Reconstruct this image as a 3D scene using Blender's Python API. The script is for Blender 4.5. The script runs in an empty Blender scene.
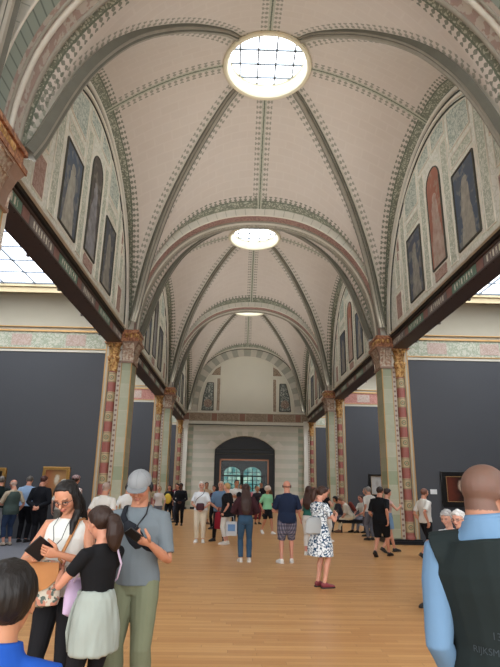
OC_ST, CAB_ST, WORLD_ST, EXPO, FILL_W = 4.0, 2.4, 1.7, 1.2, 30
import bpy, bmesh, math, random
from math import pi, sin, cos, sqrt, radians
from mathutils import Vector, Matrix, Euler, noise
import numpy as np
random.seed(7)
SC = bpy.context.scene
COL = SC.collection

# ------------------------------------------------------------------ helpers
def tag(o, label=None, cat=None, group=None, kind=None):
    if label: o['label'] = label
    if cat: o['category'] = cat
    if group: o['group'] = group
    if kind: o['kind'] = kind
    return o

def empty(name, loc=(0, 0, 0), rz=0):
    o = bpy.data.objects.new(name, None); COL.objects.link(o)
    o.location = loc; o.rotation_euler = (0, 0, rz); o.empty_display_size = .1
    return o

class MB:
    """collects geometry for ONE mesh object"""
    def __init__(s): s.v = []; s.f = []; s.m = []; s.uv = {}
    def add(s, vs, fs, mi=0):
        n = len(s.v); s.v += [Vector(p) for p in vs]
        s.f += [tuple(i + n for i in f) for f in fs]; s.m += [mi] * len(fs)
        return s
    def box(s, x0, x1, y0, y1, z0, z1, mi=0):
        if x0 > x1: x0, x1 = x1, x0
        if y0 > y1: y0, y1 = y1, y0
        P = [(x0,y0,z0),(x1,y0,z0),(x1,y1,z0),(x0,y1,z0),(x0,y0,z1),(x1,y0,z1),(x1,y1,z1),(x0,y1,z1)]
        return s.add(P, [(3,2,1,0),(4,5,6,7),(0,1,5,4),(1,2,6,5),(2,3,7,6),(3,0,4,7)], mi)
    def tube(s, pts, rad, seg=10, side=None, mi=0, cap=True, closed=False):
        """tube along pts; rad = list of r or (r_side, r_other); side = preferred side vector"""
        pts = [Vector(p) for p in pts]; n = len(pts)
        if not isinstance(rad, (list, tuple)): rad = [rad] * n
        rings = []; ref = Vector(side) if side is not None else None
        for i, p in enumerate(pts):
            if closed: d = pts[(i+1) % n] - pts[i-1]
            else: d = (pts[min(i+1, n-1)] - pts[max(i-1, 0)])
            if d.length < 1e-9: d = Vector((0,0,1))
            d.normalize()
            if ref is None:
                ref = Vector((1,0,0)) if abs(d.x) < .9 else Vector((0,1,0))
            u = ref - d * ref.dot(d)
            if u.length < 1e-4: u = d.orthogonal()
            u.normalize(); w = d.cross(u)
            if side is None: ref = u
            r = rad[i]; a, b = (r, r) if not isinstance(r, (tuple, list)) else r
            rings.append([p + u * a * cos(2*pi*k/seg) + w * b * sin(2*pi*k/seg) for k in range(seg)])
        vs = [q for R in rings for q in R]; fs = []
        m = n if closed else n - 1
        for i in range(m):
            j = (i + 1) % n
            for k in range(seg):
                fs.append((i*seg+k, i*seg+(k+1) % seg, j*seg+(k+1) % seg, j*seg+k))
        if cap and not closed:
            fs.append(tuple(reversed(range(seg)))); fs.append(tuple((n-1)*seg + k for k in range(seg)))
        return s.add(vs, fs, mi)
    def lathe(s, c, prof, seg=24, mi=0, a0=0, a1=2*pi, sx=1, sy=1):
        """prof = [(r, z)] about vertical axis at c"""
        full = abs(a1 - a0 - 2*pi) < 1e-6; n = seg if full else seg + 1
        vs = []
        for r, z in prof:
            for k in range(n):
                a = a0 + (a1 - a0) * k / seg
                vs.append((c[0] + r*sx*cos(a), c[1] + r*sy*sin(a), c[2] + z))
        fs = []
        for i in range(len(prof)-1):
            for k in range(seg):
                k2 = (k+1) % n
                fs.append((i*n+k, i*n+k2, (i+1)*n+k2, (i+1)*n+k))
        return s.add(vs, fs, mi)
    def ell(s, c, r, R=None, seg=14, rings=9, mi=0):
        c = Vector(c); vs = [];
        for i in range(rings+1):
            t = pi * i / rings
            for k in range(seg):
                a = 2*pi*k/seg
                p = Vector((r[0]*sin(t)*cos(a), r[1]*sin(t)*sin(a), r[2]*cos(t)))
                if R is not None: p = R @ p
                vs.append(c + p)
        fs = []
        for i in range(rings):
            for k in range(seg):
                fs.append((i*seg+k, (i+1)*seg+k, (i+1)*seg+(k+1) % seg, i*seg+(k+1) % seg))
        return s.add(vs, fs, mi)
    def poly(s, pts2, fn, t0, t1, mi=0):
        """extrude a 2-D polygon: fn(a,b,t)->3-D"""
        n = len(pts2)
        vs = [fn(a, b, t0) for a, b in pts2] + [fn(a, b, t1) for a, b in pts2]
        fs = [tuple(range(n)), tuple(reversed(range(n, 2*n)))]
        fs += [(i, (i+1) % n, n+(i+1) % n, n+i) for i in range(n)]
        return s.add(vs, fs, mi)
    def mesh(s, name, mats):
        me = bpy.data.meshes.new(name)
        me.from_pydata([tuple(p) for p in s.v], [], s.f)
        for m in (mats if isinstance(mats, (list, tuple)) else [mats]): me.materials.append(m)
        if any(s.m): me.polygons.foreach_set('material_index', s.m)
        return me
    def build(s, name, mats, parent=None, smooth=False, fixn=True, loc=None, bevel=0, merge=0):
        me = s.mesh(name, mats)
        if fixn or merge:
            bm = bmesh.new(); bm.from_mesh(me)
            bmesh.ops.remove_doubles(bm, verts=bm.verts, dist=merge or 1e-5)
            if fixn: bmesh.ops.recalc_face_normals(bm, faces=bm.faces)
            bm.to_mesh(me); bm.free()
        o = bpy.data.objects.new(name, me); COL.objects.link(o)
        if loc is not None: o.location = loc
        if parent is not None: o.parent = parent
        if smooth: shade(me, smooth)
        if bevel:
            b = o.modifiers.new('bevel', 'BEVEL'); b.width = bevel; b.segments = 2; b.limit_method = 'ANGLE'
        return o

def shade(me, ang=True):
    me.polygons.foreach_set('use_smooth', [True] * len(me.polygons))
    if ang is not True:
        try: me.set_sharp_from_angle(angle=radians(ang))
        except Exception: pass

# ------------------------------------------------------------------ materials
def srgb(c):
    if isinstance(c, str): c = tuple(int(c[i:i+2], 16) for i in (0, 2, 4))
    return tuple(((x/255)/12.92 if x/255 <= .04045 else ((x/255+.055)/1.055)**2.4) for x in c) + (1,)

class N:
    """tiny node-tree writer"""
    def __init__(s, name):
        s.mat = bpy.data.materials.new(name); s.mat.use_nodes = True
        s.t = s.mat.node_tree; s.t.nodes.clear()
        s.out = s.t.nodes.new('ShaderNodeOutputMaterial')
    def n(s, typ, ins=None, **kw):
        nd = s.t.nodes.new('ShaderNode' + typ)
        for k, v in kw.items(): setattr(nd, k, v)
        for k, v in (ins or {}).items(): s.set(nd.inputs[k], v)
        return nd
    def set(s, sock, v):
        if isinstance(v, bpy.types.NodeSocket): s.t.links.new(v, sock)
        elif isinstance(v, (tuple, list)) and sock.type == 'RGBA' and len(v) == 3: sock.default_value = (*v, 1)
        else: sock.default_value = v
    def math(s, op, a, b=0, c=0):
        nd = s.n('Math', operation=op); s.set(nd.inputs[0], a); s.set(nd.inputs[1], b); s.set(nd.inputs[2], c)
        return nd.outputs[0]
    def mix(s, f, a, b, bt='MIX'):
        nd = s.n('Mix', data_type='RGBA', blend_type=bt)
        s.set(nd.inputs[0], f); s.set(nd.inputs[6], a); s.set(nd.inputs[7], b)
        return nd.outputs[2]
    def xyz(s, src):
        nd = s.n('SeparateXYZ'); s.set(nd.inputs[0], src); return nd.outputs
    def obj(s): return s.n('TexCoord').outputs['Object']
    def uv(s, name): return s.n('UVMap', uv_map=name).outputs[0]
    def noise(s, vec, scale=5, detail=3, rough=.55, col=False):
        nd = s.n('TexNoise', {'Scale': scale, 'Detail': detail, 'Roughness': rough})
        if vec is not None: s.set(nd.inputs['Vector'], vec)
        return nd.outputs[1 if col else 0]
    def band(s, x, lo, hi, soft=.004):
        a = s.n('MapRange', {'Value': x, 'From Min': lo - soft, 'From Max': lo + soft}).outputs[0]
        b = s.n('MapRange', {'Value': x, 'From Min': hi - soft, 'From Max': hi + soft}).outputs[0]
        return s.math('SUBTRACT', a, b)
    def tri(s, x, period):      # 0..1..0 triangle
        f = s.math('FRACT', s.math('DIVIDE', x, period))
        return s.math('ABSOLUTE', s.math('SUBTRACT', s.math('MULTIPLY', f, 2), 1))
    def bsdf(s, color, rough=.6, metal=0, bump=None, bstr=.2, bdist=.01, spec=.5, **ex):
        b = s.n('BsdfPrincipled')
        s.set(b.inputs['Base Color'], color); s.set(b.inputs['Roughness'], rough); s.set(b.inputs['Metallic'], metal)
        s.set(b.inputs['Specular IOR Level'], spec)
        for k, v in ex.items(): s.set(b.inputs[k.replace('_', ' ')], v)
        if bump is not None:
            bp = s.n('Bump', {'Strength': bstr, 'Distance': bdist, 'Height': bump}); s.t.links.new(bp.outputs[0], b.inputs['Normal'])
        s.t.links.new(b.outputs[0], s.out.inputs[0]); return s.mat

_MC = {}
def plain(name, c, rough=.6, var=.12, scale=6, metal=0, spec=.4, bump=.15):
    key = (name, str(c))
    if key in _MC: return _MC[key]
    m = N(name); c = srgb(c)
    nz = m.noise(m.obj(), scale, 4)
    d = tuple(x*(1-var) for x in c[:3]) + (1,); l = tuple(min(1, x*(1+var)) for x in c[:3]) + (1,)
    _MC[key] = m.bsdf(m.mix(nz, d, l), rough, metal, nz, bump, .01, spec)
    return _MC[key]

def emis(name, c, st):
    m = N(name); e = m.n('Emission', {'Color': srgb(c), 'Strength': st})
    m.t.links.new(e.outputs[0], m.out.inputs[0]); return m.mat

def teal_glass():
    m = N('lit_teal_stained_glass'); P = m.obj(); v = m.n('TexVoronoi', {'Vector': P, 'Scale': 3.2}).outputs[1]
    k = m.xyz(v)[0]; c = m.mix(k, srgb('3f8f90'), srgb('bfe0cc'))
    e = m.n('Emission', {'Color': c, 'Strength': .36}); m.t.links.new(e.outputs[0], m.out.inputs[0]); return m.mat

# ---- leaf borders painted on the vault webs
def m_vault():
    m = N('painted_plaster_vault'); P = m.obj()
    base = m.mix(m.noise(P, .9, 5), srgb('c3bab0'), srgb('d0c8c0'))
    blk = m.n('TexBrick', {'Vector': P, 'Color1': srgb('c6beb5'), 'Color2': srgb('bfb6ac'), 'Mortar': srgb('cbc4bb'), 'Scale': 1.0,
                           'Mortar Size': .02, 'Brick Width': .5, 'Row Height': .25}).outputs[0]
    base = m.mix(.35, base, blk)
    ink = m.mix(m.noise(P, 30, 2), srgb('515b4e'), srgb('747b6c'))
    pale = srgb('aeb0a0')
    nz = m.math('MULTIPLY', m.math('SUBTRACT', m.noise(P, 24, 2), .5), .05)
    def leaves(uvn, d0, ln, per, line=True):
        s_, d_, _ = m.xyz(m.uv(uvn)); d_ = m.math('ADD', d_, nz)
        q = m.tri(s_, per)                                  # 1 at leaf gaps, 0 at its middle
        h = m.math('DIVIDE', m.math('SUBTRACT', d_, d0), ln)
        # two-lobed leaf: width shrinks at the stem and at the tip
        wdt = m.math('MULTIPLY', m.math('ABSOLUTE', m.math('SINE', m.math('MULTIPLY', h, 5.2))), .62)
        leaf = m.math('MULTIPLY', m.math('LESS_THAN', q, wdt), m.band(d_, d0, d0 + ln, .006))
        return leaf, d_, s_
    c = base
    l1, d1, s1 = leaves('edge', .30, .17, .17)
    c = m.mix(m.band(d1, -.1, .30), c, pale)
    vine = m.math('MULTIPLY', m.band(d1, .06, .29), m.math('LESS_THAN', m.math('ABSOLUTE', m.math('SUBTRACT', m.noise(P, 13, 1), .5)), .10))
    c = m.mix(m.math('MULTIPLY', vine, .8), c, ink)
    c = m.mix(m.math('MULTIPLY', l1, .85), c, ink)
    c = m.mix(m.band(d1, .275, .31), c, ink); c = m.mix(m.band(d1, .03, .055), c, ink)
    l2, d2, s2 = leaves('diag', .16, .17, .19)
    c = m.mix(m.math('MULTIPLY', l2, .65), c, ink)
    c = m.mix(m.math('MULTIPLY', m.band(d2, -.1, .17), .5), c, pale)
    l3, d3, s3 = leaves('ridge', .07, .17, .18)
    c = m.mix(m.math('MULTIPLY', l3, .65), c, ink)
    c = m.mix(m.band(d3, .02, .07), c, pale)
    c = m.mix(m.band(d3, -.1, .02), c, ink)
    return m.bsdf(c, .85, bump=m.noise(P, 12, 4), bstr=.08)

def m_course(name, c1, c2, period, axis=2, frac=.5, mortar=True, nzs=3):
    """masonry painted in alternating courses"""
    m = N(name); P = m.obj(); v = m.xyz(P)[axis]
    f = m.math('FRACT', m.math('DIVIDE', v, period))
    a = m.band(f, .02, frac, .015)
    c = m.mix(a, srgb(c1), srgb(c2))
    c = m.mix(m.math('MULTIPLY', m.noise(P, nzs, 4), .35), c, tuple(x*.6 for x in srgb(c1)[:3])+(1,))
    return m.bsdf(c, .6, bump=m.noise(P, 18, 3), bstr=.1)

def m_scroll(name, ground, ink, scale=9, edge=None, thr=.07):
    """arabesque scrollwork: thin contour lines of a noise field"""
    m = N(name); P = m.obj()
    n1 = m.noise(P, scale, 1.5); n2 = m.noise(P, scale*1.9, 1)
    l1 = m.math('LESS_THAN', m.math('ABSOLUTE', m.math('SUBTRACT', n1, .5)), thr*.55)
    l2 = m.math('LESS_THAN', m.math('ABSOLUTE', m.math('SUBTRACT', n2, .55)), thr*.6)
    k = m.math('MAXIMUM', l1, l2)
    c = m.mix(m.noise(P, 2, 3), srgb(ground), tuple(x*.85 for x in srgb(ground)[:3])+(1,))
    c = m.mix(m.math('MULTIPLY', k, .85), c, srgb(ink))
    return m.bsdf(c, .7)

def m_gold(name='gilded_leafwork', c1='dcb474', c2='95602f'):
    m = N(name); P = m.obj(); nz = m.noise(P, 14, 4)
    r = m.n('MapRange', {'Value': nz, 'From Min': .38, 'From Max': .62}).outputs[0]
    return m.bsdf(m.mix(r, srgb(c2), srgb(c1)), .42, .35, m.noise(P, 30, 3), .6, .02)

def m_redshaft():
    m = N('red_banded_shaft'); P = m.obj(); x, y, z = m.xyz(P)
    f = m.math('FRACT', m.math('DIVIDE', z, .62))
    red = m.mix(m.noise(P, 9, 3), srgb('8a4a42'), srgb('9a5c50'))
    cr = m.mix(m.noise(P, 9, 3), srgb('b9a583'), srgb('a8946f'))
    k = m.band(f, .04, .54, .01)
    c = m.mix(k, cr, red)
    # green roundel in each pale block
    zc = m.math('MULTIPLY', m.math('SUBTRACT', f, .77), .62)
    rr = m.math('SQRT', m.math('ADD', m.math('MULTIPLY', zc, zc), m.math('MULTIPLY', x, x)))
    c = m.mix(m.band(rr, .045, .075, .006), c, srgb('6c6f4e'))
    c = m.mix(m.band(rr, -.1, .03, .006), c, srgb('8c6a4a'))
    ln = m.math('MAXIMUM', m.band(f, .55, .58, .006), m.band(f, .965, .995, .006))
    c = m.mix(ln, c, srgb('7e7452'))
    return m.bsdf(c, .5)

def m_dots():
    m = N('dotted_strip'); P = m.obj(); x, y, z = m.xyz(P)
    f = m.math('FRACT', m.math('DIVIDE', z, .155))
    zc = m.math('MULTIPLY', m.math('SUBTRACT', f, .5), .155)
    rr = m.math('SQRT', m.math('ADD', m.math('MULTIPLY', zc, zc), m.math('MULTIPLY', x, x)))
    c = m.mix(m.band(rr, -.1, .035, .006), srgb('b3a795'), srgb('7b5f55'))
    return m.bsdf(c, .6)

def m_green():
    m = N('green_veined_shaft'); P = m.obj(); x, y, z = m.xyz(P)
    w = m.n('TexWhiteNoise', {'W': m.math('FLOOR', m.math('DIVIDE', z, .42))}, noise_dimensions='1D').outputs[0]
    c = m.mix(w, srgb('98a083'), srgb('bab69f'))
    f = m.math('FRACT', m.math('DIVIDE', z, .42))
    c = m.mix(m.band(f, .0, .03, .006), c, srgb('c1baa3'))
    c = m.mix(m.math('MULTIPLY', m.noise(P, 6, 5), .35), c, srgb('767c62'))
    return m.bsdf(c, .5)

def m_floor():
    m = N('oak_strip_floor'); P = m.obj(); x, y, z = m.xyz(P)
    row = m.math('FLOOR', m.math('DIVIDE', y, .085))
    r1 = m.n('TexWhiteNoise', {'W': row}, noise_dimensions='1D').outputs[0]
    xs = m.math('ADD', x, m.math('MULTIPLY', r1, 7))
    seg = m.math('FLOOR', m.math('DIVIDE', xs, 1.3))
    cb = m.n('CombineXYZ', {0: row, 1: seg}); r2 = m.n('TexWhiteNoise', {'Vector': cb.outputs[0]}, noise_dimensions='2D').outputs[0]
    c = m.mix(r2, srgb('b37d48'), srgb('cf9f66'))
    mp = m.n('Mapping', {'Vector': P, 'Scale': (1.2, 22, 1)}).outputs[0]
    gr = m.noise(mp, 3, 5)
    c = m.mix(m.math('MULTIPLY', gr, .45), c, srgb('9a6a3c'))
    c = m.mix(m.math('MULTIPLY', m.noise(P, .5, 2), .25), c, srgb('c79b68'))
    gap = m.math('LESS_THAN', m.math('FRACT', m.math('DIVIDE', y, .085)), .05)
    gx = m.math('LESS_THAN', m.math('FRACT', m.math('DIVIDE', xs, 1.3)), .004)
    g = m.math('MAXIMUM', gap, gx)
    c = m.mix(m.math('MULTIPLY', g, .45), c, srgb('5c3a1c'))
    ro = m.math('ADD', .26, m.math('MULTIPLY', gr, .16))
    return m.bsdf(c, ro, bump=m.math('SUBTRACT', gr, g), bstr=.08, bdist=.003, spec=.45)

def m_mural(name, bg, fig, dark, seed=0):
    """fresco: tall robed figure against a coloured ground; local x across, z up"""
    m = N(name); P = m.obj(); x, y, z = m.xyz(P)
    mp = m.n('Mapping', {'Vector': P, 'Location': (seed*3.1, seed, 0)}).outputs[0]
    wob = m.math('MULTIPLY', m.math('SUBTRACT', m.noise(mp, 2.2, 2), .5), .22)
    yy = m.math('ADD', y, wob)
    low = m.n('MapRange', {'Value': z, 'From Min': -1.0, 'From Max': .6, 'To Min': .36, 'To Max': .13}).outputs[0]
    body = m.math('MULTIPLY', m.math('LESS_THAN', m.math('ABSOLUTE', yy), low), m.math('LESS_THAN', z, .42))
    hz = m.math('SUBTRACT', z, .5); hr = m.math('ADD', m.math('MULTIPLY', hz, hz), m.math('MULTIPLY', yy, yy))
    head = m.math('LESS_THAN', hr, .017)
    cf = m.mix(m.noise(mp, 5, 4), srgb(fig), srgb(dark))
    cb = m.mix(m.noise(mp, 2.5, 4), srgb(bg), srgb(dark))
    c = m.mix(m.math('MAXIMUM', body, head), cb, cf)
    c = m.mix(m.math('MULTIPLY', m.band(m.noise(mp, 4.5, 2), .58, .8, .05), .3), c, srgb('a9a795'))
    return m.bsdf(c, .75)

def m_letters(name, ground, ink):
    m = N(name); P = m.obj(); return m.bsdf(m.mix(m.noise(P, 3, 3), srgb(ground), srgb(ink)), .6)

def m_canvas(name, cols, seed=0, scale=5):
    """ground colour, darker left part, pale soft figure"""
    m = N(name); P = m.obj(); x, y, z = m.xyz(P); mp = m.n('Mapping', {'Vector': P, 'Location': (seed*2.3, seed*1.7, seed)}).outputs[0]
    nz = m.noise(mp, scale, 4)
    c = m.mix(nz, srgb(cols[0]), tuple(v*.5 for v in srgb(cols[0])[:3])+(1,))
    a = m.n('MapRange', {'Value': m.math('ADD', x, m.math('MULTIPLY', nz, .3)), 'From Min': .2, 'From Max': -.1}).outputs[0]
    c = m.mix(m.math('MULTIPLY', a, .8), c, srgb(cols[1]))
    xx = m.math('MULTIPLY', m.math('SUBTRACT', x, .04), 2.2); zz = m.math('SUBTRACT', z, .08)
    r = m.math('ADD', m.math('SQRT', m.math('ADD', m.math('MULTIPLY', xx, xx), m.math('MULTIPLY', zz, zz))), m.math('MULTIPLY', m.math('SUBTRACT', nz, .5), .25))
    c = m.mix(m.n('MapRange', {'Value': r, 'From Min': .20, 'From Max': .08}).outputs[0], c, srgb(cols[2]))
    return m.bsdf(c, .35)

MAT = {}
def setup_mats():
    M = MAT
    M['vault'] = m_vault()
    M['rib'] = plain('painted_stone_rib', '918d81', .6, .2, 4)
    M['ribedge'] = plain('painted_rib_edge', '66665c', .6, .2, 4)
    M['pale'] = plain('pale_painted_stone', 'e0ddd0', .65, .12, 5)
    M['pale2'] = plain('pale_grey_stone', 'cfccc0', .65, .12, 5)
    M['line'] = plain('dark_painted_line', '4a4a42', .7, .2)
    M['voussoir'] = m_course('voussoir_face', 'bdbaa9', 'a3a493', .3, 0, .5)
    M['gold'] = m_gold()
    M['terracotta'] = m_gold('terracotta_and_gilt', 'c58f68', '84523c')
    M['goldline'] = plain('gilded_moulding', 'bd9560', .4, .15, 8, .3)
    M['cream'] = plain('cream_plaster', 'b3ab97', .7, .06, 2)
    M['white'] = plain('white_strip', 'c6c0ae', .6, .05, 3)
    M['darkwall'] = plain('dark_slate_wall', '47484b', .75, .05, 1.2, bump=.03)
    M['floor'] = m_floor()
    M['carpet'] = plain('grey_carpet', '6d6e74', .95, .1, 60)
    M['red'] = m_redshaft(); M['dots'] = m_dots(); M['green'] = m_green()
    M['frieze'] = m_scroll('green_scroll_frieze', 'c4c2ae', '959c84', 5)
    M['strip'] = m_scroll('leaf_scroll_strip', 'dadbce', 'a2ab98', 7, thr=.08)
    M['roundel'] = m_scroll('scroll_roundel', 'cdd3c8', '8c9c92', 6)
    M['pink'] = m_scroll('rosy_scroll_panel', 'b59a8e', '97786e', 6)
    M['lun'] = m_scroll('pale_scroll_plaster', 'e6e6dc', 'cccebf', 3.2, thr=.06)
    M['steel'] = plain('dark_riveted_beam', '4d403b', .55, .2, 3)
    M['black'] = plain('black_ledge', '201d1c', .5, .2)
    M['teal'] = teal_glass(); M['cornice'] = plain('pale_gilt_cornice', 'cbb78e', .5, .08, 4)
    M['bar'] = plain('grey_glazing_bar', '77808a', .5, .05)
    M['ocu'] = plain('oculus_rim_plaster', 'd9d2b8', .6, .05)
    M['endwall'] = m_course('banded_stone_wall', 'e2dfd0', 'd2d4c2', .62)
    M['quoin'] = m_course('green_quoins', 'a9b4a0', 'c8c4b2', .5)
    M['tymp'] = plain('plain_cream_tympanum', 'dad8c9', .8, .04, 1)
    M['browpanel'] = m_scroll('brown_scroll_panel', 'b3a28c', '857260', 8)
    M['blackmetal'] = plain('black_painted_metal', '15171b', .4, .1)
    M['copper'] = plain('copper_door_trim', '9a6a50', .35, .1, 6, .6)
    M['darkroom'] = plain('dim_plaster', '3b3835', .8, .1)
setup_mats()
M = MAT
# ------------------------------------------------------------------ architecture
PY = [-3.76, 6.56, 16.88, 27.2, 37.52]        # pier centres along the hall
SPR = 6.4                                      # springing
HD = .48                                       # half depth of a pier
VB, VA = 4.34, 5.16 - HD                       # vault half sizes
NS = 2.0
NA = 2.2
def sup(A, B, n=NS, k=48):
    out = []
    for i in range(k + 1):
        th = pi * i / k; c, s = cos(th), sin(th)
        out.append((A * (1 if c >= 0 else -1) * abs(c)**(2/n), B * abs(s)**(2/n)))
    return out
RO = 1.1
DT = [(0, 13.25), (.175, 12.82), (.265, 12.60), (.36, 12.18), (.45, 11.76), (.53, 11.32), (.62, 10.76), (.70, 10.15), (.76, 9.55), (.82, 8.85), (.87, 8.05), (.91, 7.2), (.95, 6.45), (1, 6.3)]
def dz(u):
    def lin(x):
        for (a, p), (b, q) in zip(DT, DT[1:]):
            if x <= b: return p + (q-p)*(x-a)/(b-a)
        return DT[-1][1]
    return (lin(max(0, u-.025)) + lin(u)*2 + lin(min(1, u+.025)))/4 - SPR
def vz(u, w, c=4.60, n=2.0):
    D = dz(u)
    R = c + (6.42 - c) * (1 - u*u)
    p = 1/n + (1.15 - 1/n) * min(1, (1-u)*2.6)
    return SPR + D + (R - D) * (max(0, 1 - abs(w)**n))**p
CROWN = {0: 4.6, 1: 4.58, 2: 4.58, 3: 4.78, 4: 4.95}

def curve_sd(V, curves):
    """per vertex: arclength and distance to the nearest of several polylines"""
    best = np.full(len(V), 1e9); bs = np.zeros(len(V))
    for C in curves:
        C = np.array(C); L = np.concatenate([[0], np.cumsum(np.linalg.norm(np.diff(C, axis=0), axis=1))])
        A, B = C[:-1], C[1:]; d = B - A; dd = (d*d).sum(1) + 1e-12
        for i in range(len(A)):
            t = np.clip(((V - A[i]) @ d[i]) / dd[i], 0, 1)
            q = A[i] + t[:, None] * d[i]; e = np.linalg.norm(V - q, axis=1)
            k = e < best; best[k] = e[k]; bs[k] = L[i] + t[k] * (L[i+1] - L[i])
    return bs, best

def vault_mesh(c0, c1):
    nw, nt = 26, 34; rays = []
    for web in range(4):
        for i in range(nw):
            w = sin(pi/2 * (-1 + 2*i/nw))
            col = []
            for j in range(nt + 1):
                # u from oculus edge to 1
                if web % 2 == 0: h = sqrt(VB**2 + (VA*w)**2)
                else: h = sqrt((VB*w)**2 + VA**2)
                t0 = RO / h; ph0 = math.asin(t0); ph = ph0 + (pi/2 - ph0) * j / nt; u = sin(ph)
                z = vz(u, w, (4.6, c1, 4.6, c0)[web], (NS, NA)[web % 2])
                if web == 0: p = (VB*u, VA*w*u, z)
                elif web == 1: p = (-VB*w*u, VA*u, z)
                elif web == 2: p = (-VB*u, -VA*w*u, z)
                else: p = (VB*w*u, -VA*u, z)
                col.append(p)
            rays.append(col)
    n = len(rays); mb = MB(); mb.add([p for c in rays for p in c],
        [(i*(nt+1)+j, ((i+1) % n)*(nt+1)+j, ((i+1) % n)*(nt+1)+j+1, i*(nt+1)+j+1) for i in range(n) for j in range(nt)])
    me = mb.mesh('ceiling', M['vault'])
    V = np.array([tuple(p) for p in mb.v])
    us = [i/60 for i in range(61)]
    diag = [[(sx*VB*u, sy*VA*u, vz(u, 1)) for u in us] for sx in (-1, 1) for sy in (-1, 1)]
    ridge = [[(s*VB*u, 0, vz(u, 0)) for u in us] for s in (-1, 1)] + [[(0, s*VA*u, vz(u, 0, c1 if s > 0 else c0)) for u in us] for s in (-1, 1)]
    edge = []
    for s in (-1, 1):
        edge.append([(s*VB, VA*sin(pi/2*k/40), vz(1, sin(pi/2*k/40))) for k in range(-40, 41)])
        edge.append([(VB*sin(pi/2*k/40), s*VA, vz(1, sin(pi/2*k/40), c1 if s > 0 else c0, NA)) for k in range(-40, 41)])
    vi = np.zeros(len(me.loops), dtype=np.int32); me.loops.foreach_get('vertex_index', vi)
    for nm, cs in (('edge', edge), ('diag', diag), ('ridge', ridge)):
        s, d = curve_sd(V, cs); L = me.uv_layers.new(name=nm)
        L.data.foreach_set('uv', np.stack([s[vi], d[vi]], 1).astype(np.float32).ravel())
    shade(me)
    return me

def sweep(mb, path, prof, up=None, mi=0, side=None):
    """path: Vectors; prof: [(across, down)]; side: fixed across vector"""
    n = len(prof); vs = []
    for i, p in enumerate(path):
        d = (path[min(i+1, len(path)-1)] - path[max(i-1, 0)]).normalized()
        nrm = side.cross(d).normalized()
        if nrm.z < -0.0 and up is None: pass
        for a, b in prof: vs.append(p + side * a + nrm * b)
    fs = [(i*n+k, i*n+(k+1) % n, (i+1)*n+(k+1) % n, (i+1)*n+k) for i in range(len(path)-1) for k in range(n)]
    fs += [tuple(range(n)), tuple((len(path)-1)*n + k for k in reversed(range(n)))]
    mb.add(vs, fs, mi)

def diag_rib(sx, sy):
    mb = MB(); path = []
    for k in range(33):
        ph0 = math.asin(.19); u = .945*sin(ph0 + (pi/2 - ph0) * k / 32)
        path.append(Vector((sx*VB*u*.985, sy*VA*u, vz(u, 1) - .0)))
    side = Vector((-sy*VA, sx*VB, 0)).normalized() * (1)
    # normal sign: want it to point down/inwards
    d = (path[1]-path[0]).normalized(); nn = side.cross(d)
    if nn.z > 0: side = -side
    sweep(mb, path, [(-.125, -.12), (-.125, .03), (-.09, .03), (-.085, .07), (-.045, .075), (-.04, .12), (0, .14), (.04, .12), (.045, .075), (.085, .07), (.09, .03), (.125, .03), (.125, -.12)], side=side)
    mb.m = [1 if (f % 13) in (0, 1, 10, 11, 3, 7) else 0 for f in range(len(mb.f))]
    return mb

RIBS = {}
def bay(i):
    yc = (PY[i] + PY[i+1]) / 2
    o = bpy.data.objects.new('ceiling', vault_mesh(CROWN[i], CROWN[i+1])); COL.objects.link(o); o.location = (0, yc, 0); tag(o, kind='structure')
    for sx in (-1, 1):
        for sy in (-1, 1):
            if (sx, sy) in RIBS:
                r = RIBS[(sx, sy)].copy(); COL.objects.link(r)
            else: r = diag_rib(sx, sy).build('vault_rib', [M['rib'], M['ribedge']], smooth=35); RIBS[(sx, sy)] = r
            r.parent = o
    # oculus: cream drum, moulded rim, glazing with bars
    w = MB(); zo = SPR + 6.24
    w.lathe((0, yc, zo), [(1.22, .03), (1.2, -.03), (1.14, -.045), (1.1, -.02), (1.09, .02), (1.07, .10), (1.05, .34), (1.03, .36), (1.03, .42)], 64)
    w.build('oculus_rim', M['ocu'], o, smooth=40).location = (0, -yc, 0)
    g = MB(); g.lathe((0, 0, 0), [(0.001, 0), (1.04, 0)], 48)
    pane = g.build('window_%d' % (i+1), M['sky_o'], loc=(0, yc, zo + .42)); tag(pane, kind='structure')
    b = MB()
    for k in (-.75, -.25, .25, .75):
        hl = sqrt(1.04**2 - k*k)
        b.box(k-.024, k+.024, -hl, hl, -.06, -.01); b.box(-hl, hl, k-.024, k+.024, -.06, -.01)
    b.build('glazing_bars', M['bar'], pane)
    return o

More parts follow.
